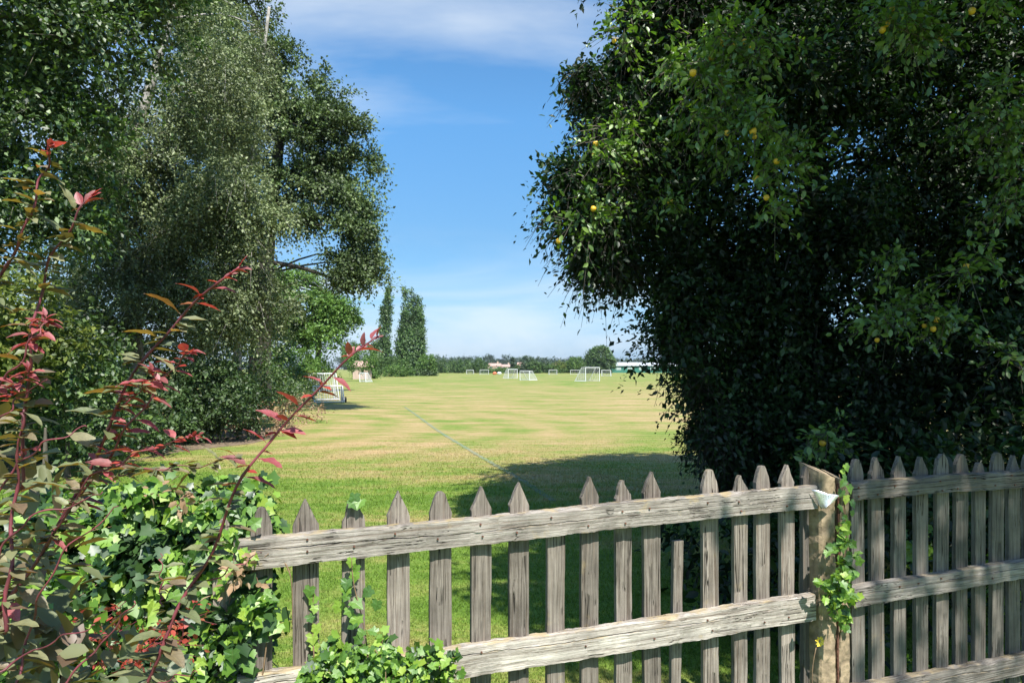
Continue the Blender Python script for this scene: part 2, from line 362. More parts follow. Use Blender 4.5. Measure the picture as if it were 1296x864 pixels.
M['bark_birch'] = plain('birch_bark', (.30, .28, .25), .85, 0, 6, .55, .4)
M['bark_dark'] = plain('dark_bark', (.045, .038, .03), .95, 0, 14, .4, .8)
M['vine'] = plain('vine_stem', (.20, .13, .075), .85, 0, 40, .3)
M['redstem'] = plain('red_stem', (.15, .032, .042), .55, 0, 30, .6)
M['brick'] = plain('pale_brick', (.45, .33, .27), .9, 0, 3, .15)
M['render'] = plain('cream_render', (.66, .62, .55), .9, 0, 3, .1)
M['roof'] = plain('red_roof_tiles', (.42, .27, .23), .9, 0, 1.2, .25)
M['roofgrey'] = plain('grey_roof_tiles', (.22, .20, .20), .9, 0, 1.2, .2)
M['glass'] = plain('window_glass', (.06, .08, .10), .1)
M['green_paint'] = plain('green_paint', (.03, .16, .12), .6, 0, 2, .2)
M['white_roof'] = plain('white_sheet_roof', (.5, .54, .56), .5, 0, 2, .06)
M['orange'] = plain('orange_fabric', (.60, .16, .08), .7, 0, 4, .2)
M['plum'] = plain('yellow_plum', (.80, .46, .04), .38, 0, 22, .22)
M['petal'] = plain('yellow_petal', (.80, .58, .06), .6, 0, 30, .2)
M['blueline'] = worn_line_mat('blue_line_paint', (.09, .19, .23), .5)
M['whiteline'] = worn_line_mat('white_line_paint', (.6, .62, .5), .6)
M['ground_shade'] = plain('shade_brown', (.16, .115, .075), 1, 0, 5, .4, .6)
G = {
 'dark': leafmat('shaded_glossy_leaves', [(.005, .014, .004), (.010, .026, .007), (.018, .044, .010), (.038, .085, .018)], gloss=.07, rough=.3, trans=.28, tcol=(1.2, 1.5, .6), patch=.7),  # near-black stops put the crown's inner shade into the leaf colour
 'leftdark': leafmat('deep_green_leaves', [(.015, .034, .010), (.04, .085, .02), (.08, .145, .035), (.17, .25, .07)], gloss=.10, rough=.33, trans=.32, tcol=(1.2, 1.4, .6), patch=.5),
 'birch': leafmat('grey_green_leaves', [(.04, .065, .024), (.115, .16, .055), (.17, .22, .08), (.23, .28, .115)], gloss=.10, rough=.4, trans=.32, patch=.45),
 'oak': leafmat('oak_leaves', [(.022, .042, .013), (.065, .11, .03), (.095, .155, .04), (.15, .225, .062)], gloss=.08, rough=.4, trans=.3, patch=.35),
 'bright': leafmat('bright_green_leaves', [(.07, .15, .028), (.105, .20, .038), (.15, .25, .05)], gloss=.05, trans=.35, patch=.35),
 'lime': leafmat('yellow_green_leaves', [(.06, .10, .02), (.13, .18, .03), (.22, .26, .04)], gloss=.05, trans=.4, patch=.6),
 'hedge': leafmat('hedge_leaves', [(.035, .08, .02), (.07, .14, .032), (.12, .20, .05)], gloss=.05, trans=.3, patch=.12),
 'poplar': leafmat('poplar_leaves', [(.035, .085, .022), (.075, .15, .038), (.13, .22, .06)], gloss=.08, trans=.28, patch=.3),
 'far': leafmat('haze_tinted_leaves', [(.04, .07, .04), (.06, .095, .055), (.08, .12, .065)], gloss=.03, trans=.25, patch=.04),  # pale bluish stops put some of the distance haze into leaf colour
 'shrubby': leafmat('shrub_leaves', [(.025, .055, .014), (.045, .09, .02), (.075, .135, .03)], gloss=.08, trans=.32, patch=1.0),
 'ivy': leafmat('ivy_leaves', [(.06, .15, .022), (.12, .25, .03), (.20, .36, .04), (.32, .45, .06)], gloss=.10, rough=.3, trans=.35, tcol=(1.2, 1.3, .5)),
 'ivydark': leafmat('old_and_shaded_ivy_leaves', [(.018, .052, .014), (.028, .075, .018), (.05, .11, .024)], gloss=.12, rough=.28, trans=.2),
 'red': leafmat('small_red_leaves', [(.35, .04, .03), (.45, .08, .05), (.30, .14, .06)], gloss=.05, trans=.4),
 'dry': leafmat('dry_leaves', [(.24, .16, .09), (.34, .22, .13), (.40, .30, .2)], gloss=.02, trans=.2),
}
GP = {  # single large leaves, one object each: colour varies by object
 'ivy': leafmat('ivy_leaf_large', [(.05, .14, .022), (.11, .24, .03), (.20, .36, .04), (.34, .46, .06)], gloss=.10, rough=.28, trans=.35, tcol=(1.2, 1.3, .5), veins=True),
 'bronze': leafmat('bronze_shrub_leaf', [(.10, .14, .045), (.16, .19, .07), (.22, .22, .10), (.15, .09, .045)], back=(.26, .14, .045), gloss=.14, rough=.42, trans=.38, tcol=(2.0, 1.15, .35), veins=True),
 'red': leafmat('red_shrub_leaf', [(.30, .035, .05), (.40, .07, .08), (.22, .04, .04)], back=(.36, .06, .045), gloss=.15, rough=.4, trans=.42, tcol=(1.4, .8, .6), veins=True),
}

# ------------------------------------------------------------------ foliage
def nrm(a): return a/np.maximum(np.linalg.norm(a, axis=-1, keepdims=True), 1e-6)
T_SIMPLE = (np.array([(0, 0, 0), (.45, .30, .07), (1, 0, -.03), (.45, -.30, .07)]), np.array([(0, 2, 1), (0, 3, 2)]))
T_OVATE = (np.array([(0, 0, 0), (.22, .20, .05), (.60, .25, .06), (1, 0, -.08), (.60, -.25, .06), (.22, -.20, .05), (.42, 0, -.02)]),
           np.array([(0, 6, 1), (1, 6, 2), (2, 6, 3), (3, 6, 4), (4, 6, 5), (5, 6, 0)]))
T_OV4 = (np.array([(0, 0, 0), (.42, .26, .06), (1, 0, -.08), (.42, -.26, .06), (.40, 0, -.02)]), np.array([(0, 4, 1), (1, 4, 2), (2, 4, 3), (3, 4, 0)]))
_iv = [(0, 0), (-.16, .22), (-.02, .50), (.20, .40), (.46, .56), (.62, .30), (1.0, 0), (.62, -.30), (.46, -.56), (.20, -.40), (-.02, -.50), (-.16, -.22)]
T_IVY = (np.array([(x, y, .10*abs(y)-.10*max(x-.4, 0)) for x, y in _iv]+[(.32, 0, -.04)]),
         np.array([(i, 12, (i+1) % 12) for i in range(12)])[:, ::-1])
def leaves(name, Pp, A, Nn, S, tmpl, mat):
    A = nrm(A); B = nrm(np.cross(Nn, A)); Nn = np.cross(A, B)
    tv, tf = tmpl
    V = Pp[:, None, :] + S[:, None, None]*(tv[None, :, 0:1]*A[:, None, :]+tv[None, :, 1:2]*B[:, None, :]+tv[None, :, 2:3]*Nn[:, None, :])
    Fc = (tf[None, :, :]+(np.arange(len(Pp))*len(tv))[:, None, None]).reshape(-1, 3)
    return mesh_tris(name, V.reshape(-1, 3), Fc, mat)
def blob_arr(blobs): return np.array([[*b[0], *b[1]] for b in blobs], dtype=float)
def B(px, py, Y, rx, rz, ry):
    p = P(px, py, Y); return (p, (rx*Y/FP, ry, rz*Y/FP))
def clumps(blobs, n, rng, shell=.55, bough=None, ret=False):
    if bough:      # leaf clumps gather on boughs, so that the crown has domes and dark hollows
        K, br = bough
        c0, d0, i0 = clumps([(b[0], tuple(max(q*.72, q-br*.55) for q in b[1])) for b in blobs], K, rng, shell, ret=True); K = len(c0)
        lim = np.array([min(b[1]) for b in blobs])[i0]
        idx = rng.integers(0, K, n)
        v = nrm(rng.normal(size=(n, 3))+np.array([0, -.15, .5])); r = (.55+.45*rng.random((n, 1)))*np.minimum(br*(.6+.8*rng.random(K)), lim*.85)[idx][:, None]
        c = c0[idx]+v*r*np.array([1, 1, .62]); d = nrm(d0[idx]*.5+v)
        keep = c[:, 2] > .05
        return c[keep], d[keep]
    b = blob_arr(blobs); w_ = (b[:, 3]*b[:, 5]+b[:, 4]*b[:, 5]+b[:, 3]*b[:, 4]); w_ /= w_.sum()
    idx = rng.choice(len(b), n*2, p=w_)
    d = nrm(rng.normal(size=(n*2, 3))); r = shell+(1-shell)*np.sqrt(rng.random((n*2, 1)))
    c = b[idx, :3]+d*b[idx, 3:]*r
    q = ((c[:, None, :]-b[None, :, :3])/b[None, :, 3:]); q = np.sqrt((q**2).sum(-1)); q[np.arange(n*2), idx] = 9
    keep = (q.min(1) > .62) | (rng.random(n*2) < .15)
    keep &= (c[:, 2] > .05)
    c = c[keep][:n]; d = d[keep][:n]
    if ret: return c, nrm(d), idx[keep][:n]
    return c, nrm(d)
def foliage(blobs, n, T, m, cr_, size, rng, droop=.3, shell=.55, hang=False, outw=.7, zf=.75, up=.8, axdown=.3, bough=None, gap=None):
    c, d = clumps(blobs, n, rng, shell, bough)
    if gap:      # hollows in the crown where whole sprays are missing
        kp = np.array([mnoise.noise(Vector(p)*gap) > -.24 for p in c]); c = c[kp]; d = d[kp]
    n = len(c)
    csz = (.55+.9*rng.random((n, 1, 1)))*cr_
    if hang:
        td = nrm(np.array([0, 0, -1.0])+rng.normal(size=(n, T, 3))*np.array([.16, .16, .1])+d[:, None, :]*.12)
        st = c[:, None, :]+rng.normal(size=(n, T, 3))*cr_*np.array([.35, .35, .3])
        Lg = csz*(.6+.8*rng.random((n, T, 1)))*1.5
    else:
        td = nrm(d[:, None, :]*outw+rng.normal(size=(n, T, 3))*np.array([1, 1, zf])+np.array([0, 0, .1]))
        st = c[:, None, :]+rng.normal(size=(n, T, 3))*cr_*.12
        Lg = csz*(.5+.7*rng.random((n, T, 1)))
    t = (np.arange(m)[None, None, :, None]+rng.random((n, T, m, 1)))/m
    pos = st[:, :, None, :]+td[:, :, None, :]*(Lg[:, :, None, :]*t)
    pos[..., 2:3] -= droop*Lg[:, :, None, :]*t*t
    pos += rng.normal(size=pos.shape)*size*.35
    ax = nrm(td[:, :, None, :]*.8+rng.normal(size=pos.shape)*.65+np.array([0, 0, -axdown]))
    no = nrm(rng.normal(size=pos.shape)*.5+np.array([0, 0, up])+d[:, None, None, :]*.35)
    pos = pos.reshape(-1, 3); ax = ax.reshape(-1, 3); no = no.reshape(-1, 3)
    k = pos[:, 2] > .02; pos, ax, no = pos[k], ax[k], no[k]
    S = size*(.55+.8*rng.random(len(pos)))
    tw = (st.reshape(-1, 3), (st+td*Lg-np.array([0, 0, 1.0])*droop*Lg).reshape(-1, 3))
    return pos, ax, no, S, c, tw
def prisms(name, a, b, r0, r1, mat):
    """thin three-sided twigs from points a to b, all in one mesh"""
    d = nrm(b-a); u = nrm(np.cross(d, np.array([.3, .2, 1.0]))); v = np.cross(d, u)
    ang = np.array([0, 2.094, 4.189])
    off = u[:, None, :]*np.cos(ang)[None, :, None]+v[:, None, :]*np.sin(ang)[None, :, None]
    V = np.concatenate([a[:, None, :]+off*np.reshape(r0, (-1, 1, 1)), b[:, None, :]+off*np.reshape(r1, (-1, 1, 1))], 1).reshape(-1, 3)
    f = np.array([(0, 1, 4, 3), (1, 2, 5, 4), (2, 0, 3, 5)])
    Fc = (f[None]+(np.arange(len(a))*6)[:, None, None]).reshape(-1, 4)
    return mesh_tris(name, V, Fc, mat)
def tree(name, label, cat, base, trunk, tr, blobs, n, T, m, cr_, size, mat, seed, bark='bark', group=None, tmpl=T_SIMPLE, limbs=14, twig=0, limb_r=None, **kw):
    rng = np.random.default_rng(seed)
    root = thing(name, label, cat, base, group)
    pos, ax, no, S, c, tw = foliage(blobs, n, T, m, cr_, size, rng, **kw)
    link('crown', leaves(name+'_crown', pos, ax, no, S, tmpl, G[mat]), root, kind='stuff')
    if trunk:
        bm = bmesh.new(); pts = smoothpath([Vector(p) for p in trunk], 14)
        rr = [tr*(1-.72*i/14)*(1.25 if i == 0 else 1) for i in range(15)]
        tube(bm, pts, rr, 9)
        link('trunk', bm_mesh(name+'_trunk', bm, M[bark], True), root)
        if limbs:
            bm = bmesh.new()
            for i in range(limbs):
                e = Vector(c[rng.integers(len(c))])
                k = int(rng.integers(5, 14)); s = pts[k]
                # start on the trunk below the target if possible
                cand = [p for p in pts[3:] if p.z < e.z+.3]
                if cand: s = min(cand, key=lambda p: (p-e).length)
                mid = s.lerp(e, .5)+Vector((0, 0, (e-s).length*.12))+Vector(rng.normal(size=3))*(e-s).length*.06
                lr = limb_r or tr*.3
                tube(bm, smoothpath([s, mid, e], 6), [lr*(1-.13*q) for q in range(7)], 5, False)
            link('limbs', bm_mesh(name+'_limbs', bm, M[bark], True), root, kind='stuff')
    if twig:
        a, b = tw; k = rng.random(len(a)) < min(1, twig/len(a))
        link('twigs', prisms(name+'_twigs', a[k], b[k], np.full(k.sum(), size*.07), np.full(k.sum(), size*.02), M[bark]), root, kind='stuff')
    return root

# ------------------------------------------------------------------ the ground
xs = np.concatenate([-np.geomspace(3000, 8, 26), np.linspace(-7, 7, 29), np.geomspace(8, 3000, 26)])
ys = np.concatenate([[-60, -20, -8, -3, 0], np.linspace(1, 30, 59), np.geomspace(32, 4500, 40)])
XX, YY = np.meshgrid(xs, ys)
ZZ = .012*np.sin(XX*1.1+YY*.7)*np.exp(-np.hypot(XX, YY)/40)
Vg = np.stack([XX, YY, ZZ], -1).reshape(-1, 3); nx = len(xs)
ii = np.arange(len(ys)-1)[:, None]*nx+np.arange(nx-1)[None]
Fg = np.stack([ii, ii+1, ii+nx+1, ii+nx], -1).reshape(-1, 4)
o = link('lawn', mesh_tris('lawn', Vg, Fg, M['lawn'])); tag(o, 'mown playing field with green and sun dried patches stretching to the far hedge', 'lawn', kind='structure')
o.data.polygons.foreach_set('use_smooth', [True]*len(o.data.polygons))
def gz(x, y): return .012*math.sin(x*1.1+y*.7)*math.exp(-math.hypot(x, y)/40)
# grass blades near the fence
rng = np.random.default_rng(5)
nb = 330000
yb = 2.4*np.exp(rng.random(nb)*math.log(19/2.4)); xb = (rng.random(nb)*2-1)*yb*.76
sc_ = np.clip(yb/6, .8, 1.9)
hb = (.016+.022*rng.random(nb))*np.sqrt(sc_)*np.clip((19-yb)/11, .12, 1)
ang = rng.random(nb)*2*np.pi; wv = .0032*sc_
a3 = np.stack([xb, yb, .012*np.sin(xb*1.1+yb*.7)*np.exp(-np.hypot(xb, yb)/40)-.002], -1)
du = np.stack([np.cos(ang)*wv, np.sin(ang)*wv, 0*ang], -1); lean = np.stack([rng.normal(size=nb)*.5*hb, rng.normal(size=nb)*.5*hb, hb], -1)
Vb = np.stack([a3-du, a3+du, a3+lean], 1).reshape(-1, 3)
o = link('grass', mesh_tris('grass', Vb, np.arange(nb*3).reshape(-1, 3), M['blade'])); tag(o, 'short mown grass blades covering the near part of the field', 'grass', kind='stuff')
# painted lines on the field
def stripe(name, pts, wdt, mat, label):
    pts = smoothpath([Vector((x, y, 0)) for x, y in pts], 60)
    V = []; Fq = []
    for i, p in enumerate(pts):
        d = (pts[min(i+1, 60)]-pts[max(i-1, 0)]).normalized(); s = Vector((-d.y, d.x, 0))*wdt/2*(1+.25*math.sin(i*2.3))
        for q in (p-s, p+s): V.append((q.x, q.y, gz(q.x, q.y)+.006))
    for i in range(60): Fq.append((2*i, 2*i+1, 2*i+3, 2*i+2))
    o = link(name, mesh_tris(name, V, Fq, mat)); tag(o, label, 'field line', kind='structure')
def gp(px, py): Y = EYE*FP/(py-HZ); return ((px-648)*Y/FP, Y)
stripe('blue_line', [gp(512, 515), gp(525, 524), gp(555, 545), gp(598, 572), gp(632, 592), gp(663, 610), gp(700, 634)], .085, M['blueline'], 'faded blue line painted across the mown field')
stripe('white_line', [(-22, 118), (0, 116), (30, 112), (60, 108)], .35, M['whiteline'], 'faint white pitch line far across the field')
# brown patch standing in for shade under the left hedge
bm = bmesh.new(); ring = []
for i in range(28):
    a = 2*math.pi*i/28; rr = 1+.12*math.sin(3*a)+.06*math.sin(7*a+1)
    x = -8.3+2.6*rr*math.cos(a); y = 15.2+4.5*rr*math.sin(a); ring.append(bm.verts.new((x, y, gz(x, y)+.004)))
bm.faces.new(ring)
o = link('shade_patch', bm_mesh('shade_patch', bm, M['ground_shade'])); tag(o, 'brown patch standing in for ground shade under the trees on the left', 'ground_shade', kind='structure')

# ------------------------------------------------------------------ fence
CF = 2.33; TN = .347
ux = 1/math.hypot(1, TN); uy = TN*ux
FD = Vector((ux, uy, 0)); FB = Vector((-uy, ux, 0))      # along the fence, and its far side
FROT = math.atan2(uy, ux)
def fpt(px, c=CF):
    u = (px-648)/FP; Y = c/(1-TN*u); return Vector((u*Y, Y, 0))
def fz(px, py, c=CF):
    return EYE-(py-HZ)*fpt(px, c).y/FP
def nz1(x, s): return mnoise.noise(Vector((x, s, .37)))
def rail(parent, pa, pb, za, zb, h, d, mat, seed, label=None, n=170):
    """rail lying along local x, origin at its left end, with worn uneven edges"""
    Ln = (pb-pa).length
    prof = [(-1, -1), (-.98, -.55), (-1, -.045), (-1, 0), (-1, .045), (-.9, .93), (-.5, 1.0), (.2, .98), (.85, .95), (1, .8), (1, -.2), (.97, -.9), (.3, -1)]
    V = []; Fq = []
    k = len(prof)
    for i in range(n+1):
        x = Ln*i/n
        sag = .006*math.sin(x*2.1+seed)+.004*nz1(x*3, seed)
        hh = h*(1+.05*nz1(x*2.2, seed+3))
        gv = max(-.3, min(.72, .12+.55*nz1(x*.7, seed+40)+.12*nz1(x*4, seed+41)+.04*nz1(x*17, seed+42)))
        gd = max(0, min(1, (nz1(x*1.3, seed+43)+.22)*5))*(.7+.5*nz1(x*9, seed+44))
        for j, (a, b) in enumerate(prof):
            if j in (2, 3, 4):
                b = gv+b*(.6+.6*gd)
                if j == 3: a = -1+gd*.42
            rgh = .0022*nz1(x*30, seed+j*1.7)+.0016*nz1(x*80, seed+j*2.9)
            ch = 0
            if j in (5, 6, 7): ch = -max(0, nz1(x*11, seed+9+j*.3)-.12)*.020
            V.append((x, a*d/2+rgh*(1 if abs(a) > .5 else 0), b*hh/2+sag+rgh+ch))
    for i in range(n):
        for j in range(k):
            Fq.append([i*k+j, (i+1)*k+j, (i+1)*k+(j+1) % k, i*k+(j+1) % k])
    bm = bmesh.new(); vs = [bm.verts.new(v) for v in V]
    for f in Fq: bm.faces.new([vs[q] for q in f])
    bm.faces.new(vs[:k]); bm.faces.new(vs[-k:][::-1])
    bmesh.ops.recalc_face_normals(bm, faces=bm.faces)
    me = bm_mesh('rail', bm, mat)
    o = bpy.data.objects.new('rail', me); C.objects.link(o); o.parent = parent
    p = pa+FB*(d/2); p.z = za
    o.location = p-parent.location
    o.rotation_euler = (0, -math.atan2(zb-za, Ln), FROT)
    if label: o['label'] = label
    return o
def picket(parent, px, tip, wpx, mat, seed, bot=-.02, style='point', lean=0.0, c=None, label=None, thick=.02, wm=None):
    c = c or CF+.047/ux
    base = fpt(px, c); top = fz(px, tip, c)
    wd = wm or wpx*base.y/FP/(ux+0*TN)*.97
    rg = random.Random(seed)
    hw = wd/2; L_ = top-bot; sh = min(.085, wd*1.2)   # shoulder below the tip
    n = 26
    # outline left and right edges
    pts = []
    for i in range(n+1):
        z = (L_-sh)*i/n
        e = .0016*nz1(z*18, seed*1.3)+.0022*nz1(z*5, seed*2.1)
        e2 = .0016*nz1(z*18, seed*1.9+7)+.0022*nz1(z*5, seed*.7+3)
        pts.append((z, -hw+e, hw+e2))
    if style == 'point':
        rel = [(.08, 1.04, 1.03), (.30, .80, .78), (.55, .55, .50), (.80, .27, .24), (1.0, .05, .05)]
    elif style == 'chip':
        rel = [(.12, 1.0, 1.0), (.3, .72, .92), (.55, .62, .5), (.8, .45, .12), (.97, .2, .02)]
    elif style == 'blunt':
        rel = [(.12, 1.02, 1.0), (.4, .86, .82), (.68, .62, .55), (.88, .42, .36), (.96, .22, .18)]
    elif style == 'round':
        rel = [(.15, 1.0, 1.0), (.45, .9, .9), (.7, .72, .7), (.88, .46, .46), (1.0, .15, .15)]
    else:
        rel = [(.02, .98, 1.0), (.05, .7, .8)]
    for a, l, r in rel:
        j = rg.uniform(-.05, .05)
        pts.append((L_-sh+sh*a, -hw*(l+j), hw*(r+rg.uniform(-.05, .05))))
    bm = bmesh.new(); rows = []
    for i, (z, l, r) in enumerate(pts):
        row = []
        m_ = (l+r)/2
        cup = .0012*nz1(z*9, seed)
        for (x, y) in ((l, -thick/2+.0015), (l*.55+m_*.45, -thick/2-cup), (m_, -thick/2+cup), (r*.55+m_*.45, -thick/2), (r, -thick/2+.0015), (r, thick/2), (m_, thick/2), (l, thick/2)):
            row.append(bm.verts.new((x+lean*(z/L_), y, z)))
        rows.append(row)
    for i in range(len(rows)-1):
        for j in range(8):
            bm.faces.new((rows[i][j], rows[i][(j+1) % 8], rows[i+1][(j+1) % 8], rows[i+1][j]))
    bm.faces.new(rows[0]); bm.faces.new(rows[-1][::-1])
    bmesh.ops.recalc_face_normals(bm, faces=bm.faces)
    me = bm_mesh('picket', bm, mat)
    o = bpy.data.objects.new('picket', me); C.objects.link(o); o.parent = parent
    base.z = bot; o.location = base-parent.location; o.rotation_euler = (rg.uniform(-.006, .006), 0, FROT+rg.uniform(-.03, .03))
    if label: o['label'] = label
    return o
fl = thing('picket_fence', 'sunlit weathered grey picket fence panel left of the concrete post', 'fence', fpt(295))
random.seed(3)
LP = [(283, 655, 24, 'blunt'), (331, 640, 25, 'blunt'), (387, 632, 31, 'point'), (447, 628, 28, 'chip'), (504, 621, 27, 'point'), (557, 620, 27, 'blunt'), (608, 615, 25, 'point'), (656, 610, 24.5, 'point'),
      (702, 643, 23, 'snapped'), (745, 603, 23, 'point'), (789, 607, 21.5, 'chip'), (825, 597, 23, 'point'),
      (899, 593, 22, 'blunt'), (935, 600, 19.5, 'chip'), (964, 588, 20, 'blunt'), (996, 588, 20, 'point')]
LB = {702: 'picket with its top snapped off behind the rail', 447: 'picket with a chipped tip and ivy sprig', 789: 'picket with half its point missing'}
for i, (px, ty, wp, st_) in enumerate(LP):
    picket(fl, px, ty, wp, M['picket'], 11+i*3.7, style=st_, label=LB.get(px), bot=-.02)
picket(fl, 851, 668, 13.5, M['picket'], 91.3, style='snapped', lean=.022, c=CF+.07/ux, label='narrow leaning batten behind the rails')
rail(fl, fpt(296), fpt(1035), fz(296, 700), fz(1035, 630), .088, .045, M['rail'], 4.2, 'sun bleached upper rail with a long split')
rail(fl, fpt(300), fpt(1033), fz(300, 880), fz(1033, 769), .098, .045, M['rail'], 8.9, 'sun bleached lower rail')
rail(fl, fpt(200), fpt(1030), .20, .24, .09, .045, M['rail'], 2.2, n=50)
fr_ = thing('picket_fence', 'dappled shaded grey picket fence panel right of the concrete post', 'fence', fpt(1080))
RP = [(1021, 590, 13, 'chip'), (1085, 580, 20, 'blunt'), (1110, 578, 19.5, 'chip'), (1137, 577, 19.5, 'point'), (1165, 577, 20, 'chip'), (1190, 574, 19.5, 'round'), (1214, 574, 19.5, 'round'),
      (1238, 584, 18.5, 'blunt'), (1260, 572, 19, 'round'), (1282, 576, 19, 'point'), (1303, 573, 19, 'round'), (1326, 574, 19, 'point'), (1350, 572, 19, 'round'), (1374, 572, 19, 'point')]
for i, (px, ty, wp, st_) in enumerate(RP):
    if px < 1030: picket(fl, px, ty, wp, M['picket_shaded'], 60.3, style=st_, c=CF+.06/ux, label='half hidden picket beside the concrete post')
    else: picket(fr_, px, ty, wp, M['picket_shaded'], 71+i*2.9, style=st_)
rail(fr_, fpt(1079), fpt(1420), fz(1079, 624), fz(1420, 594), .072, .045, M['rail_shaded'], 14.2, 'upper rail in dappled shade', 50)
rail(fr_, fpt(1081), fpt(1420), fz(1081, 754), fz(1420, 705), .078, .045, M['rail_shaded'], 17.9, 'middle rail in dappled shade', 50)
rail(fr_, fpt(1081), fpt(1420), fz(1081, 886), fz(1420, 812), .085, .045, M['rail_shaded'], 21.2, 'bottom rail near the ground', 50)

def nails(parent, pxs, rows_):
    bm = bmesh.new(); rgn = random.Random(5)
    for px in pxs:
        for (xa, ya, xb, yb_) in rows_:
            py = ya+(yb_-ya)*(px-xa)/(xb-xa)
            for dz in (-.018, .016):
                if rgn.random() < .55: continue
                p = Lp(px+rgn.uniform(-4, 4), py, CF-.003); p.z += dz+rgn.uniform(-.006, .006)
                m_ = Matrix.Translation(p) @ Matrix.Rotation(FROT, 4, 'Z') @ Matrix.Rotation(R(90), 4, 'X')
                bmesh.ops.create_cone(bm, cap_ends=True, segments=8, radius1=.0032, radius2=.0032, depth=.004, matrix=m_)
    link('nails', bm_mesh('nails', bm, M['rust']), parent, kind='stuff')
def Lp(px, py, c): p = fpt(px, c); p.z = EYE-(py-HZ)*p.y/FP; return p
nails(fl, [q[0] for q in LP[2:]], [(296, 700, 1035, 630), (300, 880, 1033, 769)])
nails(fr_, [q[0] for q in RP[1:10]], [(1079, 624, 1420, 594), (1081, 754, 1420, 705)])

# concrete post with an exposed rusty bar
post = thing('concrete_post', 'old tan concrete fence post with slanted top and exposed rusty bar', 'fence post', fpt(1055))
def post_side(px0, px1, hl, hr, c0, dep, seed, nseg=44, notch=False):
    a = fpt(px0, c0); b = fpt(px1, c0); wd = (b-a).length
    bm = bmesh.new(); rows = []
    ncol = 7
    prof = [(i/(ncol-1), 0) for i in range(ncol)]+[(1, .5), (1, 1), (.5, 1), (0, 1), (0, .5)]
    for i in range(nseg+1):
        row = []
        for (x, y) in prof:
            zt = hl+(hr-hl)*x + .028*y
            z = zt*i/nseg
            rg = .0045*nz1(z*26+x*9, seed+y*4)+.003*nz1(z*60+x*30, seed*2+y)
            ed = .006*(1 if (x in (0, 1) and y in (0, 1)) else 0)
            xx = x*wd+(rg+ed if x < .5 else -rg-ed); yy = y*dep+(rg+ed if y < .5 else -rg-ed)
            p = a+FD*xx+FB*yy; row.append(bm.verts.new((p.x, p.y, z)))
        rows.append(row)
    k = len(prof)
    for i in range(nseg):
        for j in range(k): bm.faces.new((rows[i][j], rows[i][(j+1) % k], rows[i+1][(j+1) % k], rows[i+1][j]))
    bm.faces.new(rows[-1]); bmesh.ops.recalc_face_normals(bm, faces=bm.faces)
    return bm
zt = fz(1040, 597)
link('shaft', bm_mesh('post_shaft', post_side(1036, 1060, zt, zt-.030, CF+.004, .115, 5), M['concrete']), post)
link('shaft', bm_mesh('post_edge', post_side(1061.5, 1077, zt-.034, zt-.055, CF+.012, .10, 9), M['concrete']), post, label='cracked right edge of the post split from the rest')
bm = bmesh.new(); p0 = fpt(1060.8, CF+.010)
tube(bm, [Vector((p0.x+.002*math.sin(z*9), p0.y, z)) for z in np.linspace(.1, zt-.05, 18)], .0045, 6)
link('rusty_bar', bm_mesh('rusty_bar', bm, M['rust'], True), post)
# bent silver sheet pinned to the rail end
def Lp(px, py, c): p = fpt(px, c); p.z = EYE-(py-HZ)*p.y/FP; return p
sheet = thing('metal_plate', 'small bent silver metal plate dotted with dark holes where rail meets post', 'metal plate', Lp(1045, 630, CF-.03))
bm = bmesh.new()
A0, A1, B0, B1 = Lp(1027, 619, CF-.012), Lp(1062, 627, CF-.055), Lp(1039, 643, CF-.02), Lp(1046, 642, CF-.055)
rows = []
for i in range(9):
    t = i/8; row = []
    for j in range(7):
        s = j/6
        p = A0.lerp(A1, s).lerp(B0.lerp(B1, s), t) - FB*(.012*math.sin(math.pi*s)*(1-.4*t)) + Vector((0, 0, .002*math.sin(9*s+5*t)))
        row.append(bm.verts.new(p))
    rows.append(row)
for i in range(8):
    for j in range(6): bm.faces.new((rows[i][j], rows[i+1][j], rows[i+1][j+1], rows[i][j+1]))
bmesh.ops.recalc_face_normals(bm, faces=bm.faces)
me = bm_mesh('metal_sheet', bm, M['silver'], True); so_ = link('sheet', me, sheet)
sm_ = so_.modifiers.new('solid', 'SOLIDIFY'); sm_.thickness = .0015
bm = bmesh.new(); rg = random.Random(4)
for i in range(9):
    for j in range(6):
        s = (i+.5+rg.uniform(-.2, .2))/10; t = (j+.5+rg.uniform(-.2, .2))/8
        if s+t*.8 > .85: continue
        p = A0.lerp(A1, s).lerp(B0.lerp(B1, s), t)-FB*(.012*math.sin(math.pi*s)*(1-.4*t)+.0018)
        m_ = Matrix.Translation(p) @ Matrix.Rotation(FROT, 4, 'Z') @ Matrix.Rotation(R(90), 4, 'X')
        bmesh.ops.create_circle(bm, cap_ends=True, segments=6, radius=.0017, matrix=m_)
link('holes', bm_mesh('metal_holes', bm, M['black']), sheet, kind='stuff')

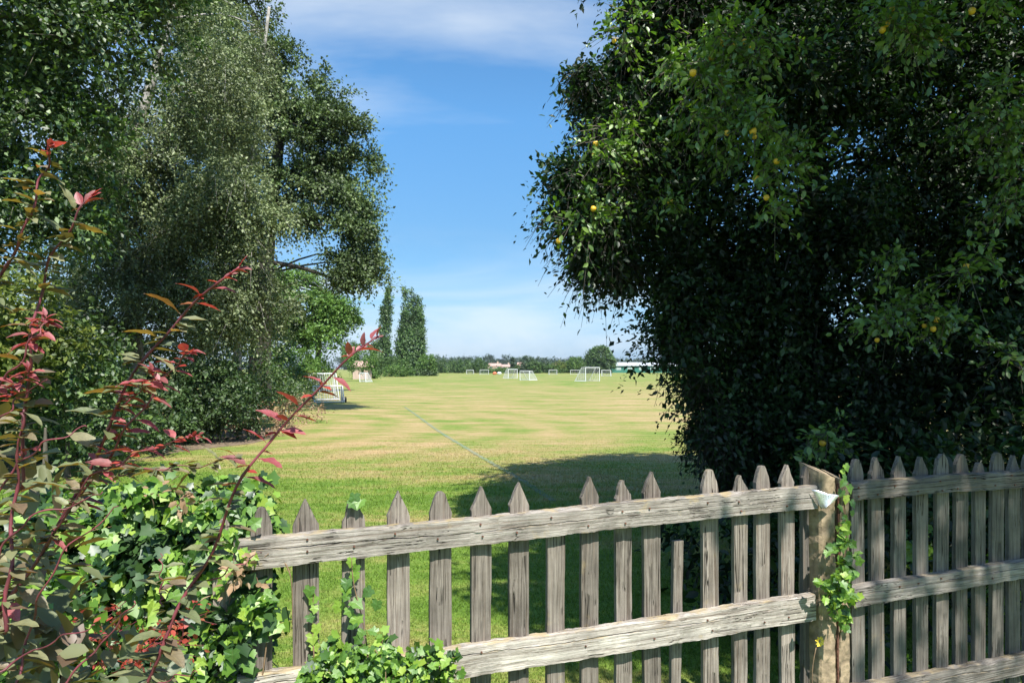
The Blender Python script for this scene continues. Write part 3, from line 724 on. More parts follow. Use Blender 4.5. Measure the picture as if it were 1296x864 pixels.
# ------------------------------------------------------------------ ivy
def ivy_leaf_mesh(k):
    rg = random.Random(k); bm = bmesh.new()
    vs = [bm.verts.new((x*(1+rg.uniform(-.1, .1)), y*(1+rg.uniform(-.12, .12)), .16*abs(y)-.25*max(x-.4, 0)**1.0+rg.uniform(-.03, .03))) for x, y in _iv]
    c = bm.verts.new((.3, 0, -.03))
    for i in range(12): bm.faces.new((c, vs[i], vs[(i+1) % 12]))
    bmesh.ops.recalc_face_normals(bm, faces=bm.faces)
    if sum(f.normal.z for f in bm.faces) < 0: bmesh.ops.reverse_faces(bm, faces=bm.faces)
    return bm_mesh('ivy_leaf', bm, GP['ivy'])
IV = [ivy_leaf_mesh(k) for k in range(6)]
def put_leaf(name, me, parent, pos, axis, normal, size, label=None):
    a = axis.normalized(); b = normal.cross(a)
    if b.length < 1e-3: b = a.orthogonal()
    b.normalize(); n_ = a.cross(b)
    o = bpy.data.objects.new(name, me); C.objects.link(o); o.parent = parent
    m = Matrix((a, b, n_)).transposed().to_4x4()
    o.rotation_mode = 'QUATERNION'; o.rotation_quaternion = m.to_quaternion()
    o.location = Vector(pos)-parent.location; o.scale = (size,)*3
    return o
def ivy(label, base, blobs, n, T, m, cr_, size, nparts, seed, dark=0, vines=(), group=None, extra=()):
    rng = np.random.default_rng(seed)
    root = thing('ivy_plant', label, 'ivy', base, group)
    pos, ax, no, S, c, tw = foliage(blobs, n, T, m, cr_, size, rng, droop=.35, shell=.7, up=.55, outw=.5, axdown=.7)
    no = nrm(no+np.array([.25, -.75, 0])+rng.normal(size=no.shape)*.25)
    # leaves nearest the camera become objects of their own
    order = np.argsort(np.linalg.norm(pos-np.array([0, 0, EYE]), axis=1)+rng.random(len(pos))*.12)
    k = min(nparts-len(extra), len(pos))
    for q in order[:k]:
        put_leaf('leaf', IV[int(rng.integers(6))], root, pos[q], Vector(ax[q]), Vector(no[q]), float(S[q])*1.0)
    for (p, s) in extra:
        put_leaf('leaf', IV[int(rng.integers(6))], root, p, Vector((rng.normal()*.6, -.2, -1+rng.normal()*.5)), Vector((.2+rng.normal()*.3, -1, .5+rng.normal()*.3)), s)
    r = order[k:]
    if len(r):
        h = rng.random(len(r)) < .7
        link('foliage', leaves('ivy_foliage', pos[r][h], ax[r][h], no[r][h], S[r][h], T_IVY, G['ivy']), root, kind='stuff')
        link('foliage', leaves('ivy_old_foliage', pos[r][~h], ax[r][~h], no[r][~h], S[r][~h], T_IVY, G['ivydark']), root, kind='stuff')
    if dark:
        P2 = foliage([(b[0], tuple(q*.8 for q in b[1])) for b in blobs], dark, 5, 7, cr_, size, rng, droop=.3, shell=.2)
        link('inner_foliage', leaves('ivy_inner', P2[0], P2[1], P2[2], P2[3], T_IVY, G['ivydark']), root, kind='stuff')  # dark leaf colour stands in for the shade inside the mound
    if len(tw[0]):
        a, b = tw; kk = rng.random(len(a)) < .35
        link('twigs', prisms('ivy_twigs', a[kk], b[kk], np.full(kk.sum(), .0016), np.full(kk.sum(), .0008), M['vine']), root, kind='stuff')
    for v in vines:
        bm = bmesh.new(); tube(bm, smoothpath(v, 16), [.003*(1-.04*i) for i in range(17)], 5)
        link('vine', bm_mesh('vine', bm, M['vine'], True), root)
    return root
ivy('dense bright ivy mound smothering the left end of the fence', (-1.0, 2.2, 0),
    [B(235, 680, 2.2, 105, 62, .20), B(150, 720, 2.25, 110, 80, .22), B(285, 650, 2.2, 34, 30, .10), B(60, 700, 2.35, 120, 80, .25), B(300, 800, 2.12, 40, 75, .06),
     B(210, 830, 2.15, 90, 70, .15), B(60, 850, 2.25, 110, 80, .22), B(-60, 760, 2.4, 110, 110, .25)],
    720, 4, 6, .085, .033, 300, 21, dark=420,
    vines=[[P(268, 880, 2.1), P(280, 800, 2.08), P(300, 740, 2.08), P(340, 700, 2.08)], [P(330, 870, 2.08), P(338, 790, 2.09), P(322, 720, 2.09)],
           [P(352, 700, 2.1), P(368, 730, 2.1), P(370, 790, 2.12)]])
dry_ = foliage([B(215, 640, 2.0, 28, 22, .04), B(240, 620, 2.0, 14, 10, .03), B(310, 730, 2.0, 16, 40, .03)], 7, 3, 5, .05, .026, np.random.default_rng(66), shell=.1)
link('dead_leaves', leaves('dead_leaves', dry_[0], dry_[1], dry_[2], dry_[3], T_OVATE, G['dry']), bpy.data.objects['ivy_plant'], kind='stuff')
rngx = random.Random(7)
sprig = [(Lp(447+rngx.uniform(-9, 12), y, CF-.01), .038*rngx.uniform(.7, 1.1)) for y in range(706, 830, 9)]
sprig += [(Lp(395+rngx.uniform(-5, 10), y, CF+.02), .04*rngx.uniform(.6, 1.1)) for y in range(742, 850, 12)]
sprig += [(Lp(x, y, CF+.02), .036) for x, y in ((449, 625), (457, 632), (444, 633), (430, 762), (478, 760), (470, 745))]
ivy('low ivy climbing over the lower rail at the left of the fence', (-.5, 2.2, 0),
    [B(455, 828, 2.13, 52, 24, .04), B(540, 842, 2.18, 34, 18, .03), B(420, 856, 2.1, 40, 24, .04), B(505, 866, 2.15, 55, 16, .04)],
    80, 4, 5, .045, .024, 300, 22, dark=0, extra=sprig,
    vines=[[Lp(470, 880, CF-.01), Lp(462, 800, CF-.012), Lp(448, 740, CF-.012), Lp(445, 705, CF-.01)], [Lp(400, 870, CF), Lp(396, 800, CF+.02), Lp(397, 740, CF+.02)]])
pe = [(Lp(1069+rngx.uniform(-9, 9), y, CF-.02+rngx.uniform(-.02, .01)), +.030*rngx.uniform(.7, 1.2)) for y in np.arange(588, 800, 6.5)]
ivy('ivy strand climbing the front of the concrete post', fpt(1065, CF-.03),
    [B(1066, 748, 2.64, 13, 34, .02), B(1072, 690, 2.66, 6, 40, .015)],
    18, 3, 5, .035, .026, 240, 23, extra=pe,
    vines=[[Lp(1064, 800, CF-.01), Lp(1068, 720, CF-.012), Lp(1070, 650, CF-.012), Lp(1062, 600, CF-.02)], [Lp(1074, 790, CF), Lp(1073, 700, CF-.01), Lp(1068, 640, CF-.01), Lp(1070, 612, CF-.01)]])
ivy('sparse ivy shoots low behind the right hand pickets', fpt(1180, CF+.25),
    [B(1165, 835, 3.05, 20, 16, .05), B(1105, 860, 2.95, 20, 14, .05), B(1270, 815, 3.3, 18, 14, .05), B(1165, 690, 3.2, 14, 30, .08), B(1270, 740, 3.4, 20, 40, .1)],
    22, 3, 5, .06, .036, 120, 24)
# yellow flower by the post
fw = thing('yellow_flower', 'single yellow flower low against the concrete post', 'flower', Lp(1037, 812, CF-.02))
bm = bmesh.new(); tube(bm, smoothpath([Lp(1030, 900, CF-.02), Lp(1028, 850, CF-.02), Lp(1033, 818, CF-.02)], 8), .0018, 5); link('stem', bm_mesh('flower_stem', bm, M['vine'], True), fw)
bm = bmesh.new(); cc = Lp(1037, 811, CF-.025)
for k in range(9):
    a = 2*math.pi*k/9; d = (FD*math.cos(a)+Vector((0, 0, 1))*math.sin(a)); s = d.cross(FB)
    v = [cc+d*.004, cc+d*.014+s*.006-FB*.006, cc+d*.022-FB*.002+FB*.003*math.sin(k*2.2), cc+d*.014-s*.006-FB*.004]
    bm.faces.new([bm.verts.new(q) for q in v])
link('petals', bm_mesh('petals', bm, M['petal']), fw)

# ------------------------------------------------------------------ foreground bronze shrub
def shrub_leaf_mesh(k, mat):
    rg = random.Random(k+50); n = 7; bend = rg.uniform(.10, .38); fold = rg.uniform(.16, .42); wdt = rg.uniform(.21, .29); wav = rg.uniform(.01, .035)
    bm = bmesh.new(); rows = []
    for i in range(n+1):
        t = i/n; wv_ = wdt*(math.sin(math.pi*min(1, t**.85))**.85)*(1-.18*t) if 0 < t < 1 else .004
        zc = -bend*t*t
        r_ = [(t, s*wv_, zc+abs(s)*wv_*fold+wav*math.sin(t*15+s*2)*abs(s)) for s in (-1, -.5, 0, .5, 1)]
        rows.append([bm.verts.new(p) for p in r_])
    for i in range(n):
        for j in range(4): bm.faces.new((rows[i][j], rows[i+1][j], rows[i+1][j+1], rows[i][j+1]))
    tube(bm, [(-.16, 0, .03), (0, 0, 0)], .012, 4, False)
    bmesh.ops.recalc_face_normals(bm, faces=[f for f in bm.faces])
    fs = [f for f in bm.faces if f.calc_center_median().x > 0]
    for f in fs:
        if f.normal.z < 0: f.normal_flip()
    return bm_mesh('shrub_leaf', bm, mat, True)
SB = [shrub_leaf_mesh(k, GP['bronze']) for k in range(8)]; SR = [shrub_leaf_mesh(k+20, GP['red']) for k in range(5)]
shrub = thing('bronze_shrub', 'tall red stemmed shrub with bronze and crimson leaves in the left foreground', 'shrub', (-.95, 1.15, 0))
ST = [  # (points in the photo, distance at start, distance at end, radius, leaf step px, leaf px, red from fraction)
 ([(-40, 430), (0, 352), (27, 300), (44, 250), (58, 212), (66, 186)], 1.05, 1.0, .0034, 21, 31, .93),
 ([(28, 620), (34, 500), (40, 430), (52, 365), (72, 315), (98, 272), (112, 252)], 1.1, 1.02, .0036, 22, 37, .95),
 ([(-30, 810), (18, 745), (62, 690), (105, 605), (150, 515), (185, 450), (232, 398), (272, 362), (303, 338)], 1.15, .98, .0042, 26, 36, .84),
 ([(165, 900), (205, 820), (240, 745), (275, 680), (308, 605), (345, 552), (392, 505), (432, 462), (478, 425)], 1.1, 1.0, .0038, 25, 33, .55),
 ([(38, 440), (46, 418), (58, 400)], 1.03, 1.0, .0018, 7, 22, 0.0),
 ([(10, 505), (24, 484), (36, 466)], 1.03, 1.0, .0018, 7, 22, 0.0),
 ([(150, 520), (172, 498), (196, 470)], 1.06, 1.0, .0018, 10, 22, 0.0),
 ([(90, 640), (130, 590), (165, 535), (200, 490), (225, 458), (243, 446)], 1.1, 1.02, .0026, 17, 26, 0.0),
 ([(60, 690), (110, 610), (160, 582), (205, 563), (250, 553)], 1.08, 1.02, .0022, 20, 26, .45),
 ([(150, 600), (200, 592), (250, 590), (300, 578)], 1.0, 1.0, .0016, 18, 26, 2),
 ([(5, 800), (12, 720), (20, 620), (27, 540), (30, 518)], 1.0, 1.0, .0040, 30, 42, 2),
 ([(205, 765), (203, 700)], 1.15, 1.15, .0018, 30, 24, 2),
 ([(15, 880), (35, 810), (52, 750), (90, 690), (150, 640)], 1.05, 1.05, .0026, 24, 40, 2),
 ([(-10, 640), (20, 590), (60, 560), (110, 540)], 1.0, 1.0, .0024, 22, 40, 2),
 ([(-20, 500), (15, 470), (45, 425), (60, 408)], 1.02, 1.0, .0022, 20, 30, .7),
 ([(-20, 560), (10, 520), (30, 500), (60, 480)], 1.05, 1.0, .0020, 18, 34, 2),
 ([(-10, 720), (30, 660), (90, 640), (130, 622)], 1.0, 1.0, .0022, 24, 42, 2),
 ([(40, 900), (95, 850), (140, 800), (170, 760)], 1.0, 1.0, .0024, 26, 42, 2),
 ([(-20, 860), (30, 830), (70, 810), (120, 790)], .98, .98, .0022, 26, 44, 2),
 ([(180, 880), (210, 860), (250, 850)], 1.05, 1.05, .0018, 22, 38, 2),
 ([(230, 760), (265, 735), (300, 715), (330, 700)], 1.1, 1.1, .0018, 24, 32, 2),
]
rg = random.Random(12); nleaf = 0; small = []
for si, (pp, d0, d1, rad, step, lpx, redf) in enumerate(ST):
    m_ = len(pp)-1
    pts3 = [P(x, y, d0+(d1-d0)*i/m_+.012*math.sin(i*2.1+si)) for i, (x, y) in enumerate(pp)]
    path = smoothpath(pts3, 40)
    for i_ in range(1, 40): path[i_] = path[i_]+Vector((math.sin(i_*.62+si*2)*.0032, 0, math.cos(i_*.47+si)*.003))
    bm = bmesh.new(); tube(bm, path, [rad*.78*(1-.6*i/40)*(1.25 if i % 5 == 0 else 1) for i in range(41)], 7)
    link('stem', bm_mesh('shrub_stem', bm, M['redstem'], True), shrub)
    tot = sum((path[i+1]-path[i]).length for i in range(40)); acc = 0; nxt = tot*.03; side = 1
    for i in range(40):
        seg = path[i+1]-path[i]; acc += seg.length
        while acc > nxt and nleaf < 262:
            f = nxt/tot; p = path[i+1]; dpt = p.y
            isred = f > redf or (redf < 2 and rg.random() < .04)
            d = seg.normalized()
            sidev = Vector((side, 0, 0)); sidev = (sidev-d*sidev.dot(d)*.6).normalized()
            ax = sidev*rg.uniform(.8, 1.1)+d*rg.uniform(.1, .5)+Vector((0, rg.uniform(-.9, .7), rg.uniform(-.28, .12)))
            nrml = Vector((rg.uniform(-.35, .35), rg.uniform(-.45, .25), 1))
            if f > .9 and (redf < 1): ax = d*1.0+sidev*.7+Vector((0, rg.uniform(-.5, .3), 0))
            s = lpx*1.02*dpt/FP*rg.uniform(.75, 1.3)*(1.0 if f < .85 else .72)
            ax.normalize()
            put_leaf('leaf', rg.choice(SR if isred else SB), shrub, p+ax*s*.14, ax, nrml, s); nleaf += 1
            for q_ in range(1 if isred else 4):     # smaller leaves between the big ones
                a2 = Vector((-side*rg.uniform(.3, 1), rg.uniform(-1, .8), rg.uniform(-.3, .3))); small.append((p-d*s*rg.uniform(.1, .5), a2, Vector((rg.uniform(-.5, .5), rg.uniform(-.6, .3), 1)), s*rg.uniform(.4, .75), isred))
            side = -side if rg.random() < .85 else side
            nxt += .86*step*dpt/FP*rg.uniform(.7, 1.2)
    if redf < 1:     # crowded young leaves at the shoot tip
        for q in range(5):
            d = (path[-1]-path[-4]).normalized(); ax = (d+Vector((rg.uniform(-.9, .9), rg.uniform(-.6, .3), rg.uniform(-.1, .7)))).normalized()
            put_leaf('leaf', rg.choice(SR), shrub, path[-1-q], ax, Vector((rg.uniform(-.6, .6), -.5, .9)), lpx*.55*d1/FP); nleaf += 1
BRL = leafmat('bronze_low_leaves', [(.06, .09, .03), (.12, .15, .05), (.18, .19, .08), (.12, .07, .035)], back=(.2, .12, .04), gloss=.15, rough=.4, trans=.3, tcol=(1.8, 1.2, .4))
for flag, mt_ in ((False, BRL), (True, G['red'])):
    q_ = [e for e in small if e[4] == flag]
    link('small_leaves', leaves('shrub_small_leaves', np.array([e[0] for e in q_]), np.array([e[1] for e in q_]), np.array([e[2] for e in q_]), np.array([e[3] for e in q_]), T_OVATE, mt_), shrub, kind='stuff')
# the rest of the shrub's foliage, lower and to the left
rngs = np.random.default_rng(31)
fb = [B(-20, 760, 1.25, 120, 110, .18), B(40, 860, 1.2, 120, 60, .15), B(-40, 600, 1.3, 80, 90, .15)]
pos, ax_, no_, S_, c_, tw_ = foliage(fb, 34, 3, 5, .11, .050, rngs, droop=.25, shell=.3, up=1.2)
me = leaves('shrub_lower_foliage', pos, ax_, no_, S_, T_OVATE, BRL)
link('foliage', me, shrub, kind='stuff')
# small red leaved seedlings at the bottom left
rs = np.random.default_rng(8)
rt = thing('barberry_shrub', 'small low shrub with little orange red leaves in the shade below the ivy', 'shrub', (-1.0, 1.7, 0))
pos, ax_, no_, S_, c_, tw_ = foliage([B(150, 810, 1.75, 70, 45, .08), B(225, 800, 1.75, 30, 30, .06)], 20, 3, 5, .06, .018, rs, shell=.2)
link('foliage', leaves('red_sprigs', pos, ax_, no_, S_, T_OVATE, G['red']), rt, kind='stuff')
link('twigs', prisms('red_sprig_twigs', tw_[0], tw_[1], np.full(len(tw_[0]), .0014), np.full(len(tw_[0]), .0006), M['redstem']), rt, kind='stuff')

# ------------------------------------------------------------------ right hand trees
RB = [B(778, 255, 6.0, 50, 66, .5), B(795, 170, 6.2, 66, 62, .7), B(815, 85, 6.4, 52, 55, .7), B(870, 0, 6.4, 105, 80, .9), B(745, 300, 6.0, 40, 44, .4), B(768, 338, 6.0, 30, 26, .4), B(868, 400, 6.0, 28, 36, .4), B(852, 445, 6.0, 24, 36, .35), B(728, 240, 6.0, 24, 34, .3), B(850, 150, 6.6, 110, 110, 1.0), B(860, 270, 6.6, 120, 100, 1.0),
      B(858, 360, 6.2, 55, 45, .5), B(935, 400, 6.6, 88, 90, .9), B(940, 480, 6.6, 62, 60, .7), B(980, 560, 6.4, 52, 60, .6), B(980, 130, 6.6, 130, 130, 1.2), B(1000, 330, 6.6, 140, 140, 1.2),
      B(1010, 500, 6.6, 110, 110, 1.1), B(1120, 60, 6.6, 150, 120, 1.4), B(1150, 260, 6.8, 150, 140, 1.4), B(1150, 450, 6.8, 150, 120, 1.4), B(1120, 590, 6.2, 150, 80, 1.0), B(1280, 150, 6.6, 130, 140, 1.4),
      B(1300, 350, 6.6, 120, 130, 1.4), B(1290, 540, 6.4, 130, 110, 1.2), B(1030, 640, 6.3, 75, 60, .6), B(1240, 640, 6.0, 120, 60, .8)]
rt_ = tree('plum_tree', 'big shaded plum tree dotted with yellow fruit filling the right of the view', 'tree', (3.0, 7.0, 0),
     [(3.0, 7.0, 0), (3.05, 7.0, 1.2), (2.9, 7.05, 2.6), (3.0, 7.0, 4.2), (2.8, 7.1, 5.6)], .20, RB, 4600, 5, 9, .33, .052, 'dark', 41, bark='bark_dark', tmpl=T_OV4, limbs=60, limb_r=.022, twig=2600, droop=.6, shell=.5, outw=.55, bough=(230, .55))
# the same tree's crown above the picture reaches over the fence and shades what stands below
up1 = [((3.1, 1.35, 6.0), (1.5, 1.7, 1.0)), ((3.3, 2.7, 6.1), (1.35, 1.6, .7)), ((2.7, 6.7, 5.7), (1.4, 1.3, .9)), ((4.3, 7.4, 6.2), (1.9, 1.6, 1.2))]
up2 = [((4.4, .8, 5.8), (.9, .8, .5)), ((5.2, 3.3, 5.9), (1.3, 1.5, .6)), ((6.3, 3.2, 5.6), (1.2, 1.7, .7)), ((5.8, 6.4, 6.0), (1.6, 1.7, 1.2)), ((5.6, 1.6, 4.8), (1.2, 1.1, .7))]
rng2 = np.random.default_rng(44)
pos, ax_, no_, S_, c_, tw_ = foliage(up1, 2100, 5, 8, .42, .11, rng2, droop=.4, shell=.2)
link('upper_crown', leaves('plum_upper_crown', pos, ax_, no_, S_, T_SIMPLE, G['dark']), rt_, kind='stuff')
pos, ax_, no_, S_, c_, tw_ = foliage(up2, 800, 5, 8, .36, .09, rng2, droop=.4, shell=.25, bough=(34, .6))
link('upper_crown', leaves('plum_side_crown', pos, ax_, no_, S_, T_SIMPLE, G['dark']), rt_, kind='stuff')
# drooping outer shoots along the open side of the tree
EB = [B(728, 262, 5.9, 34, 60, .35), B(748, 318, 5.9, 34, 30, .3), B(745, 115, 6.1, 34, 26, .3), B(765, 250, 5.9, 42, 62, .4), B(790, 165, 6.0, 45, 50, .5), B(810, 95, 6.2, 38, 45, .5), B(758, 305, 5.9, 34, 30, .35), B(790, 345, 6.0, 34, 24, .35), B(860, 400, 6.1, 28, 40, .4), B(884, 470, 6.2, 28, 40, .4), B(918, 545, 6.2, 34, 45, .4), B(850, 20, 6.2, 80, 40, .6), B(940, 600, 6.1, 34, 26, .3)]
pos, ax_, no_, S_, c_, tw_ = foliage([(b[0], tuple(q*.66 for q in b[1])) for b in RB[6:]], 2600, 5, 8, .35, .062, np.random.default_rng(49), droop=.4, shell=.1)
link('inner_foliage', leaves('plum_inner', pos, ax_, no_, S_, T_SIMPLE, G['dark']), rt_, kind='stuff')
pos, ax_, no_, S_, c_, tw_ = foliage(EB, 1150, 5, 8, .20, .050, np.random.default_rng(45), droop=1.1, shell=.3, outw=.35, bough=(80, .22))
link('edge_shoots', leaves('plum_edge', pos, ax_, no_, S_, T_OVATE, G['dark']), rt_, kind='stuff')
link('edge_twigs', prisms('plum_edge_twigs', tw_[0], tw_[1], np.full(len(tw_[0]), .0035), np.full(len(tw_[0]), .0014), M['bark_dark']), rt_, kind='stuff')
# outer sprays on the face of the tree, sunlight put into their leaf colour
FR = [(1130, 10), (1128, 22), (1150, 27), (1117, 38), (1190, 50), (1230, 14), (900, 72), (928, 58), (942, 53), (952, 60), (914, 54), (877, 92), (920, 168), (953, 166), (955, 173), (983, 204), (957, 226),
      (754, 182), (752, 196), (848, 255), (751, 264), (970, 250), (707, 305), (777, 52), (1223, 337), (1170, 412), (1185, 404), (1181, 416), (1110, 430), (1041, 560), (1162, 14), (1122, 30)]
bm = bmesh.new(); bmesh.ops.create_icosphere(bm, subdivisions=2, radius=1)
for v in bm.verts:
    v.co.z *= 1.08
    if v.co.z > .8: v.co.z -= (v.co.z-.8)*1.4
fme = bm_mesh('plum', bm, M['plum'], True)
rf = random.Random(3); fpos = []
for (x, y) in FR:
    D = 4.95 if x > 850 else 5.35
    D += rf.uniform(-.1, .1)
    p = P(x, y, D); fpos.append(p); s = rf.uniform(.017, .026)
    o = bpy.data.objects.new('plum', fme); C.objects.link(o); o.parent = rt_; o.location = p-rt_.location; o.scale = (s, s, s*rf.uniform(.98, 1.12)); o.rotation_euler = (rf.uniform(-.4, .4), rf.uniform(-.4, .4), 0)
# leaf sprays around the fruit, on arching twigs
sb = [(p+Vector((rf.uniform(-.12, .12), .02, rf.uniform(-.02, .12))), (.16, .10, .10)) for p in fpos]
sb += [B(x, y, D, 26, 20, .15) for x, y, D in ((850, 90, 5.5), (905, 130, 5.3), (800, 165, 5.6), (880, 150, 5.4), (930, 190, 5.3), (1260, 120, 5.3), (1275, 190, 5.3), (1290, 150, 5.2), (1240, 150, 5.3), (1280, 250, 5.2), (1130, 330, 5.3), (1145, 380, 5.3), (1115, 400, 5.2), (1230, 370, 5.3), (1260, 440, 5.2), (870, 60, 5.5), (810, 190, 5.6), (790, 235, 5.6), (940, 120, 5.3), (1010, 60, 5.3), (1000, 170, 5.3))]
pos, ax_, no_, S_, c_, tw_ = foliage(sb, 260, 4, 8, .24, .055, np.random.default_rng(46), droop=.5, shell=.2, outw=.4)
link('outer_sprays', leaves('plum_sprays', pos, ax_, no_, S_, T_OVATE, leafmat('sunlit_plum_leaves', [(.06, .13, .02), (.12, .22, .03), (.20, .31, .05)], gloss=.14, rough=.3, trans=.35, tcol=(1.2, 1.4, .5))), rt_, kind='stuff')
link('spray_twigs', prisms('plum_spray_twigs', tw_[0], tw_[1], np.full(len(tw_[0]), .0035), np.full(len(tw_[0]), .0012), M['bark']), rt_, kind='stuff')

# understorey behind the right fence
tree('elder_bush', 'dark low bush in shade behind the right hand pickets', 'bush', (2.9, 4.9, 0), None, 0,
     [((1.75, 4.3, .35), (.6, .5, .5)), ((2.7, 4.6, .55), (.9, .7, .75)), ((3.9, 4.9, .7), (1.1, .8, .9)), ((1.5, 5.3, .25), (.5, .5, .35))], 260, 5, 7, .25, .07, 'dark', 48, tmpl=T_OVATE, shell=.3)

# ------------------------------------------------------------------ left hand trees
tree('broadleaf_tree', 'tall deep green broadleaf tree at the top left corner', 'tree', (-8.5, 11.0, 0), [(-8.5, 11, 0), (-8.4, 11, 3), (-8.6, 11.2, 6), (-8.2, 11, 10)], .28,
     [B(60, 50, 11, 120, 100, 1.6), B(0, 190, 11, 100, 80, 1.3), B(150, 0, 11.4, 90, 80, 1.4), B(-80, 90, 11, 120, 120, 1.6), B(60, 130, 10.6, 80, 60, 1.0), B(60, -110, 11.5, 160, 110, 1.6), B(60, 260, 11.2, 80, 60, 1.0), B(-60, 300, 11, 110, 100, 1.4), B(210, -80, 12, 90, 80, 1.3)],
     2300, 5, 9, .5, .088, 'leftdark', 51, bark='bark', limbs=36, twig=600, droop=.35, shell=.5, outw=.6, bough=(70, 1.0), gap=1.1)
tree('silver_birch', 'grey green weeping silver birch with long hanging sprays left of the gap', 'tree', (-9.0, 17.0, 0), [(-9.0, 17, 0), (-9.1, 17, 3), (-9.4, 17, 5.6), (-8.8, 17.1, 8), (-8.0, 17, 10.5)], .26,
     [B(250, 130, 17, 95, 80, 1.8), B(300, 250, 16.6, 62, 75, 1.5), B(205, 260, 16.4, 85, 80, 1.7), B(325, 330, 16.6, 42, 60, 1.0), B(190, 380, 16.4, 90, 70, 1.6), B(290, 400, 16.8, 72, 60, 1.4), B(140, 300, 16.8, 70, 80, 1.4), B(250, 40, 17.4, 90, 80, 1.6),
      B(120, 430, 16.2, 70, 60, 1.3), B(345, 380, 17, 22, 50, .6), B(330, 260, 16.4, 36, 60, .9), B(260, 330, 16, 60, 50, 1.0), B(160, 180, 16.6, 70, 60, 1.3)],
     3300, 8, 9, .46, .072, 'birch', 52, bark='bark_birch', limbs=40, twig=1500, limb_r=.035, droop=1.0, outw=.5, shell=.6, up=.7, bough=(120, 1.0), gap=.95)
tree('birch_sapling', 'paler drooping birch crown in front of the oak near the top of the left group', 'tree', (-6.7, 20, 0), [(-7.9, 20.5, 0), (-7.8, 20.5, 5), (-7.0, 20.5, 12)], .14,
     [B(285, 75, 20, 55, 60, 1.2), B(290, 15, 20, 40, 50, 1.0), B(280, 150, 20, 60, 60, 1.2)],
     330, 7, 10, .7, .095, 'birch', 53, bark='bark_birch', limbs=12, droop=1.0, shell=.5, up=.7, bough=(14, 1.2))
tree('oak_tree', 'large rounded dark green oak leaning over the field with a low overhanging limb', 'tree', (-9.6, 27.0, 0), [(-9.6, 27, 0), (-9.5, 27, 3.5), (-9.2, 27, 7), (-8.6, 27, 12)], .48,
     [B(282, 10, 27, 58, 90, 2.6), B(374, 140, 27, 62, 62, 2.4), B(420, 190, 27, 50, 60, 1.8), B(400, 240, 27, 70, 55, 2.0), B(330, 160, 27, 90, 90, 2.4), B(440, 262, 26.5, 36, 45, 1.3), B(432, 322, 26, 40, 34, 1.3), B(458, 358, 25.6, 26, 30, .9), B(455, 350, 25.7, 26, 30, .9), B(462, 362, 25.5, 22, 26, .8), B(430, 318, 26, 38, 30, 1.2), B(448, 300, 26, 32, 30, 1.1), B(240, -40, 27, 70, 90, 2.5), B(395, 282, 26.5, 45, 22, 1.0), B(345, 95, 26, 44, 48, 1.4), B(270, 330, 28, 80, 110, 2.4)],
     3200, 7, 9, .62, .125, 'oak', 54, bark='bark_dark', limbs=60, limb_r=.05, twig=800, droop=.2, shell=.62, outw=.6, bough=(160, 1.15), gap=.62)
bm = bmesh.new()
tube(bm, smoothpath([P(330, 330, 27), P(378, 338, 26.6), P(415, 350, 26.2), P(440, 358, 26), P(458, 372, 25.7)], 16), [.10*(1-.05*i) for i in range(17)], 6)
tube(bm, smoothpath([P(412, 349, 26.2), P(428, 344, 26.1), P(448, 335, 26)], 8), [.05*(1-.08*i) for i in range(9)], 5)
o = link('branch', bm_mesh('oak_branch', bm, M['bark_dark'], True), bpy.data.objects['oak_tree'], label='low bare limb reaching out over the field')
tree('ash_tree', 'bright green medium tree below the overhanging oak limb', 'tree', (-13.6, 50, 0), [(-13.6, 50, 0), (-13.6, 50, 3), (-13.2, 50, 7)], .3,
     [B(380, 385, 50, 50, 56, 2.4), B(418, 405, 49, 34, 42, 1.8), B(340, 380, 52, 50, 60, 2.4), B(400, 450, 48, 42, 32, 1.8), B(350, 420, 50, 50, 60, 2.4), B(436, 408, 50, 16, 18, 1.0)],
     1100, 6, 8, .7, .20, 'bright', 55, bark='bark', limbs=16, shell=.6, bough=(34, 1.3))
tree('hazel_bush', 'pale green arching bush beside the white goals on the left', 'bush', (-11.3, 36, 0), None, 0,
     [B(375, 468, 36, 26, 30, 1.4), B(350, 480, 34, 30, 34, 1.2)], 110, 6, 8, .55, .12, 'bright', 56, droop=.7)
tree('golden_bush', 'small yellow green bush behind the stacked goals', 'bush', (-10.4, 37, 0), None, 0, [B(385, 482, 35, 16, 14, .7), B(368, 480, 35, 14, 12, .7)], 45, 5, 7, .35, .11, 'lime', 57)
dk = [('dark shrub under the birch at the edge of the grass', [B(260, 500, 15.6, 62, 40, 1.1), B(300, 520, 15.8, 30, 26, .7), B(215, 530, 15.2, 55, 36, .9)], 'shrubby', 58, 300, (-6.8, 15.6, 0)),
      ('deep green shrub half hidden beside the shaded ground patch', [B(340, 490, 22, 34, 30, 1.2), B(310, 470, 20, 46, 44, 1.3), B(375, 500, 27, 20, 18, 1.0)], 'leftdark', 59, 230, (-7.6, 21, 0)),
      ('broad dark shrub behind the red shoots on the left', [B(120, 520, 13, 110, 60, 1.0), B(20, 500, 12, 110, 80, 1.0), B(160, 560, 13.5, 60, 26, .7)], 'shrubby', 60, 330, (-8, 12.8, 0)),
      ('yellow green hedge shrub at the far left behind the bronze stems', [B(20, 390, 9.5, 60, 34, .6), B(90, 425, 10, 30, 26, .4), B(10, 450, 9.5, 50, 24, .5)], 'lime', 61, 120, (-6.3, 9.6, 0)),
      ('glossy mid green shrub at the far left behind the bronze stems', [B(70, 460, 10.5, 100, 60, .9), B(-40, 420, 10, 80, 110, .9), B(100, 520, 10.5, 90, 60, .8)], 'leftdark', 62, 300, (-6.5, 10.4, 0))]
